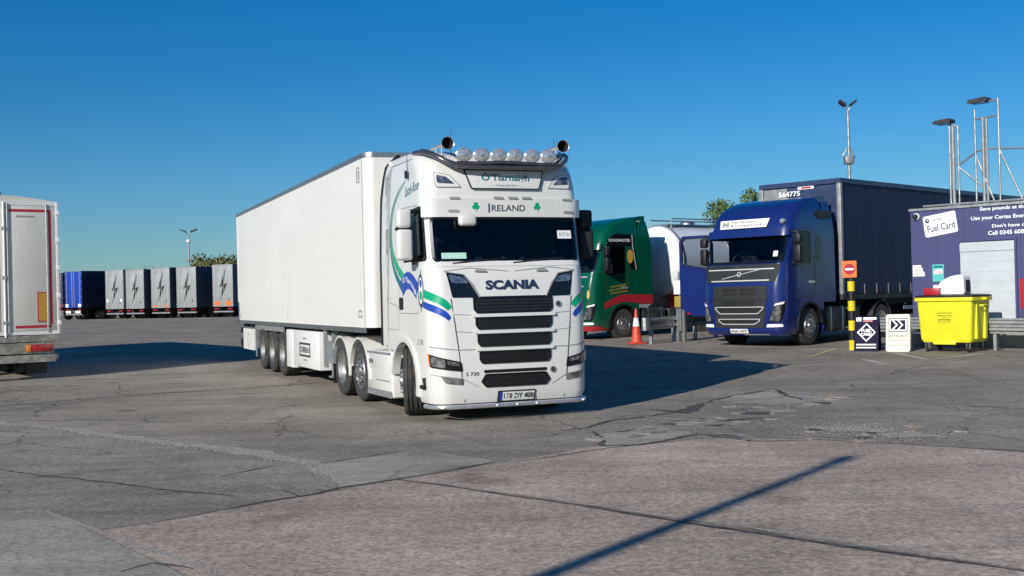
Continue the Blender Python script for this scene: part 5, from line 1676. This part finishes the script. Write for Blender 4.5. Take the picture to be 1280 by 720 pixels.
# the yard lamp whose shadow crosses the foreground; it stands beside the camera
tip = G(1062, 571)
sl = 7.6
bp = tip - Vector((sdir.x, sdir.y, 0)).normalized() * (sl / math.tan(SUN_EL))
m = root('lamp_mast', 'yard lamp post casting the long thin shadow across the foreground', 'lamp post', (bp.x, bp.y, 0), 0)
MB().tube([(0, 0, 0), (0, 0, sl)], [.10, .07], 12).build('pole', GAL, m)
MB().rbox(-.2, .2, -.2, .2, 0, .06, .01).build('base', GAL, m)
MB().lathe([(.001, .12), (.10, .1), (.10, -.1), (.001, -.12)], (0, 0, sl - .1), 'z', 14).build('lamp_head', CHS, m)

# ------------------------------------------------------------------ trees
def tree(label, x, y, h, rx, ry, trunk, seed, mat, n=5200, leaf=.16):
    rnd = random.Random(seed)
    z = gz(x, y)
    t = root('tree', label, 'tree', (x, y, z), rnd.uniform(0, 6))
    m = MB()
    m.tube([(0, 0, 0), (.1, .05, trunk * .6), (0, .1, trunk), (.15, 0, h * .7)], [.22, .17, .14, .05], 8)
    blobs = []
    for k in range(22):
        a, e = rnd.uniform(0, 2 * PI), rnd.uniform(-.7, 1)
        q = rnd.uniform(.35, .85)
        c = Vector((math.cos(a) * rx * q, math.sin(a) * ry * q, trunk + (h - trunk) * (.45 + .42 * e * q)))
        blobs.append((c, rnd.uniform(.28, .46) * rx))
        if k % 3 == 0:
            m.tube([(0, .05, trunk * .9), tuple(c * .5 + Vector((0, 0, trunk * .5))), tuple(c)], [.09, .06, .02], 5)
    m.build('trunk', BARK, t)
    v, f = [], []
    for k in range(n):
        c, r_ = blobs[rnd.randrange(len(blobs))]
        d = Vector((rnd.gauss(0, 1), rnd.gauss(0, 1), rnd.gauss(0, 1))).normalized() * r_ * rnd.uniform(.55, 1.08)
        p = c + d
        a = Vector((rnd.gauss(0, 1), rnd.gauss(0, 1), rnd.gauss(0, 1))).normalized()
        b2 = a.cross(d.normalized() + Vector((.01, .02, .03))).normalized()
        s = leaf * rnd.uniform(.6, 1.3)
        i = len(v)
        v += [p - a * s, p + b2 * s * .6, p + a * s, p - b2 * s * .6]
        f.append((i, i + 1, i + 2, i + 3))
    me = bpy.data.meshes.new('crown')
    me.from_pydata(v, [], f)
    link_mesh('crown', me, mat, t)
    return t
r_ = ray(272, 380)
tree('round olive green tree rising behind the silver trailers', r_.x / r_.y * 125, 125, 6.5, 3.4, 3.2, 2.2, 3, LEA2, 5000, .20)
r_ = ray(250, 380)
tree('smaller bush like tree beside the far lamp post', r_.x / r_.y * 127, 127, 5.9, 2.4, 2.2, 1.8, 9, LEAF, 3000, .20)
r_ = ray(925, 380)
tree('green tree showing above the dark blue tractor unit', r_.x / r_.y * 62, 62, 7.0, 1.5, 1.5, 2.6, 5, LEAF, 6500, .085)
r_ = ray(200, 380)
tree('bare topped shrub just showing over the silver trailers', r_.x / r_.y * 128, 128, 5.6, 3.0, 2.0, 1.5, 14, LEA2, 1600, .16)
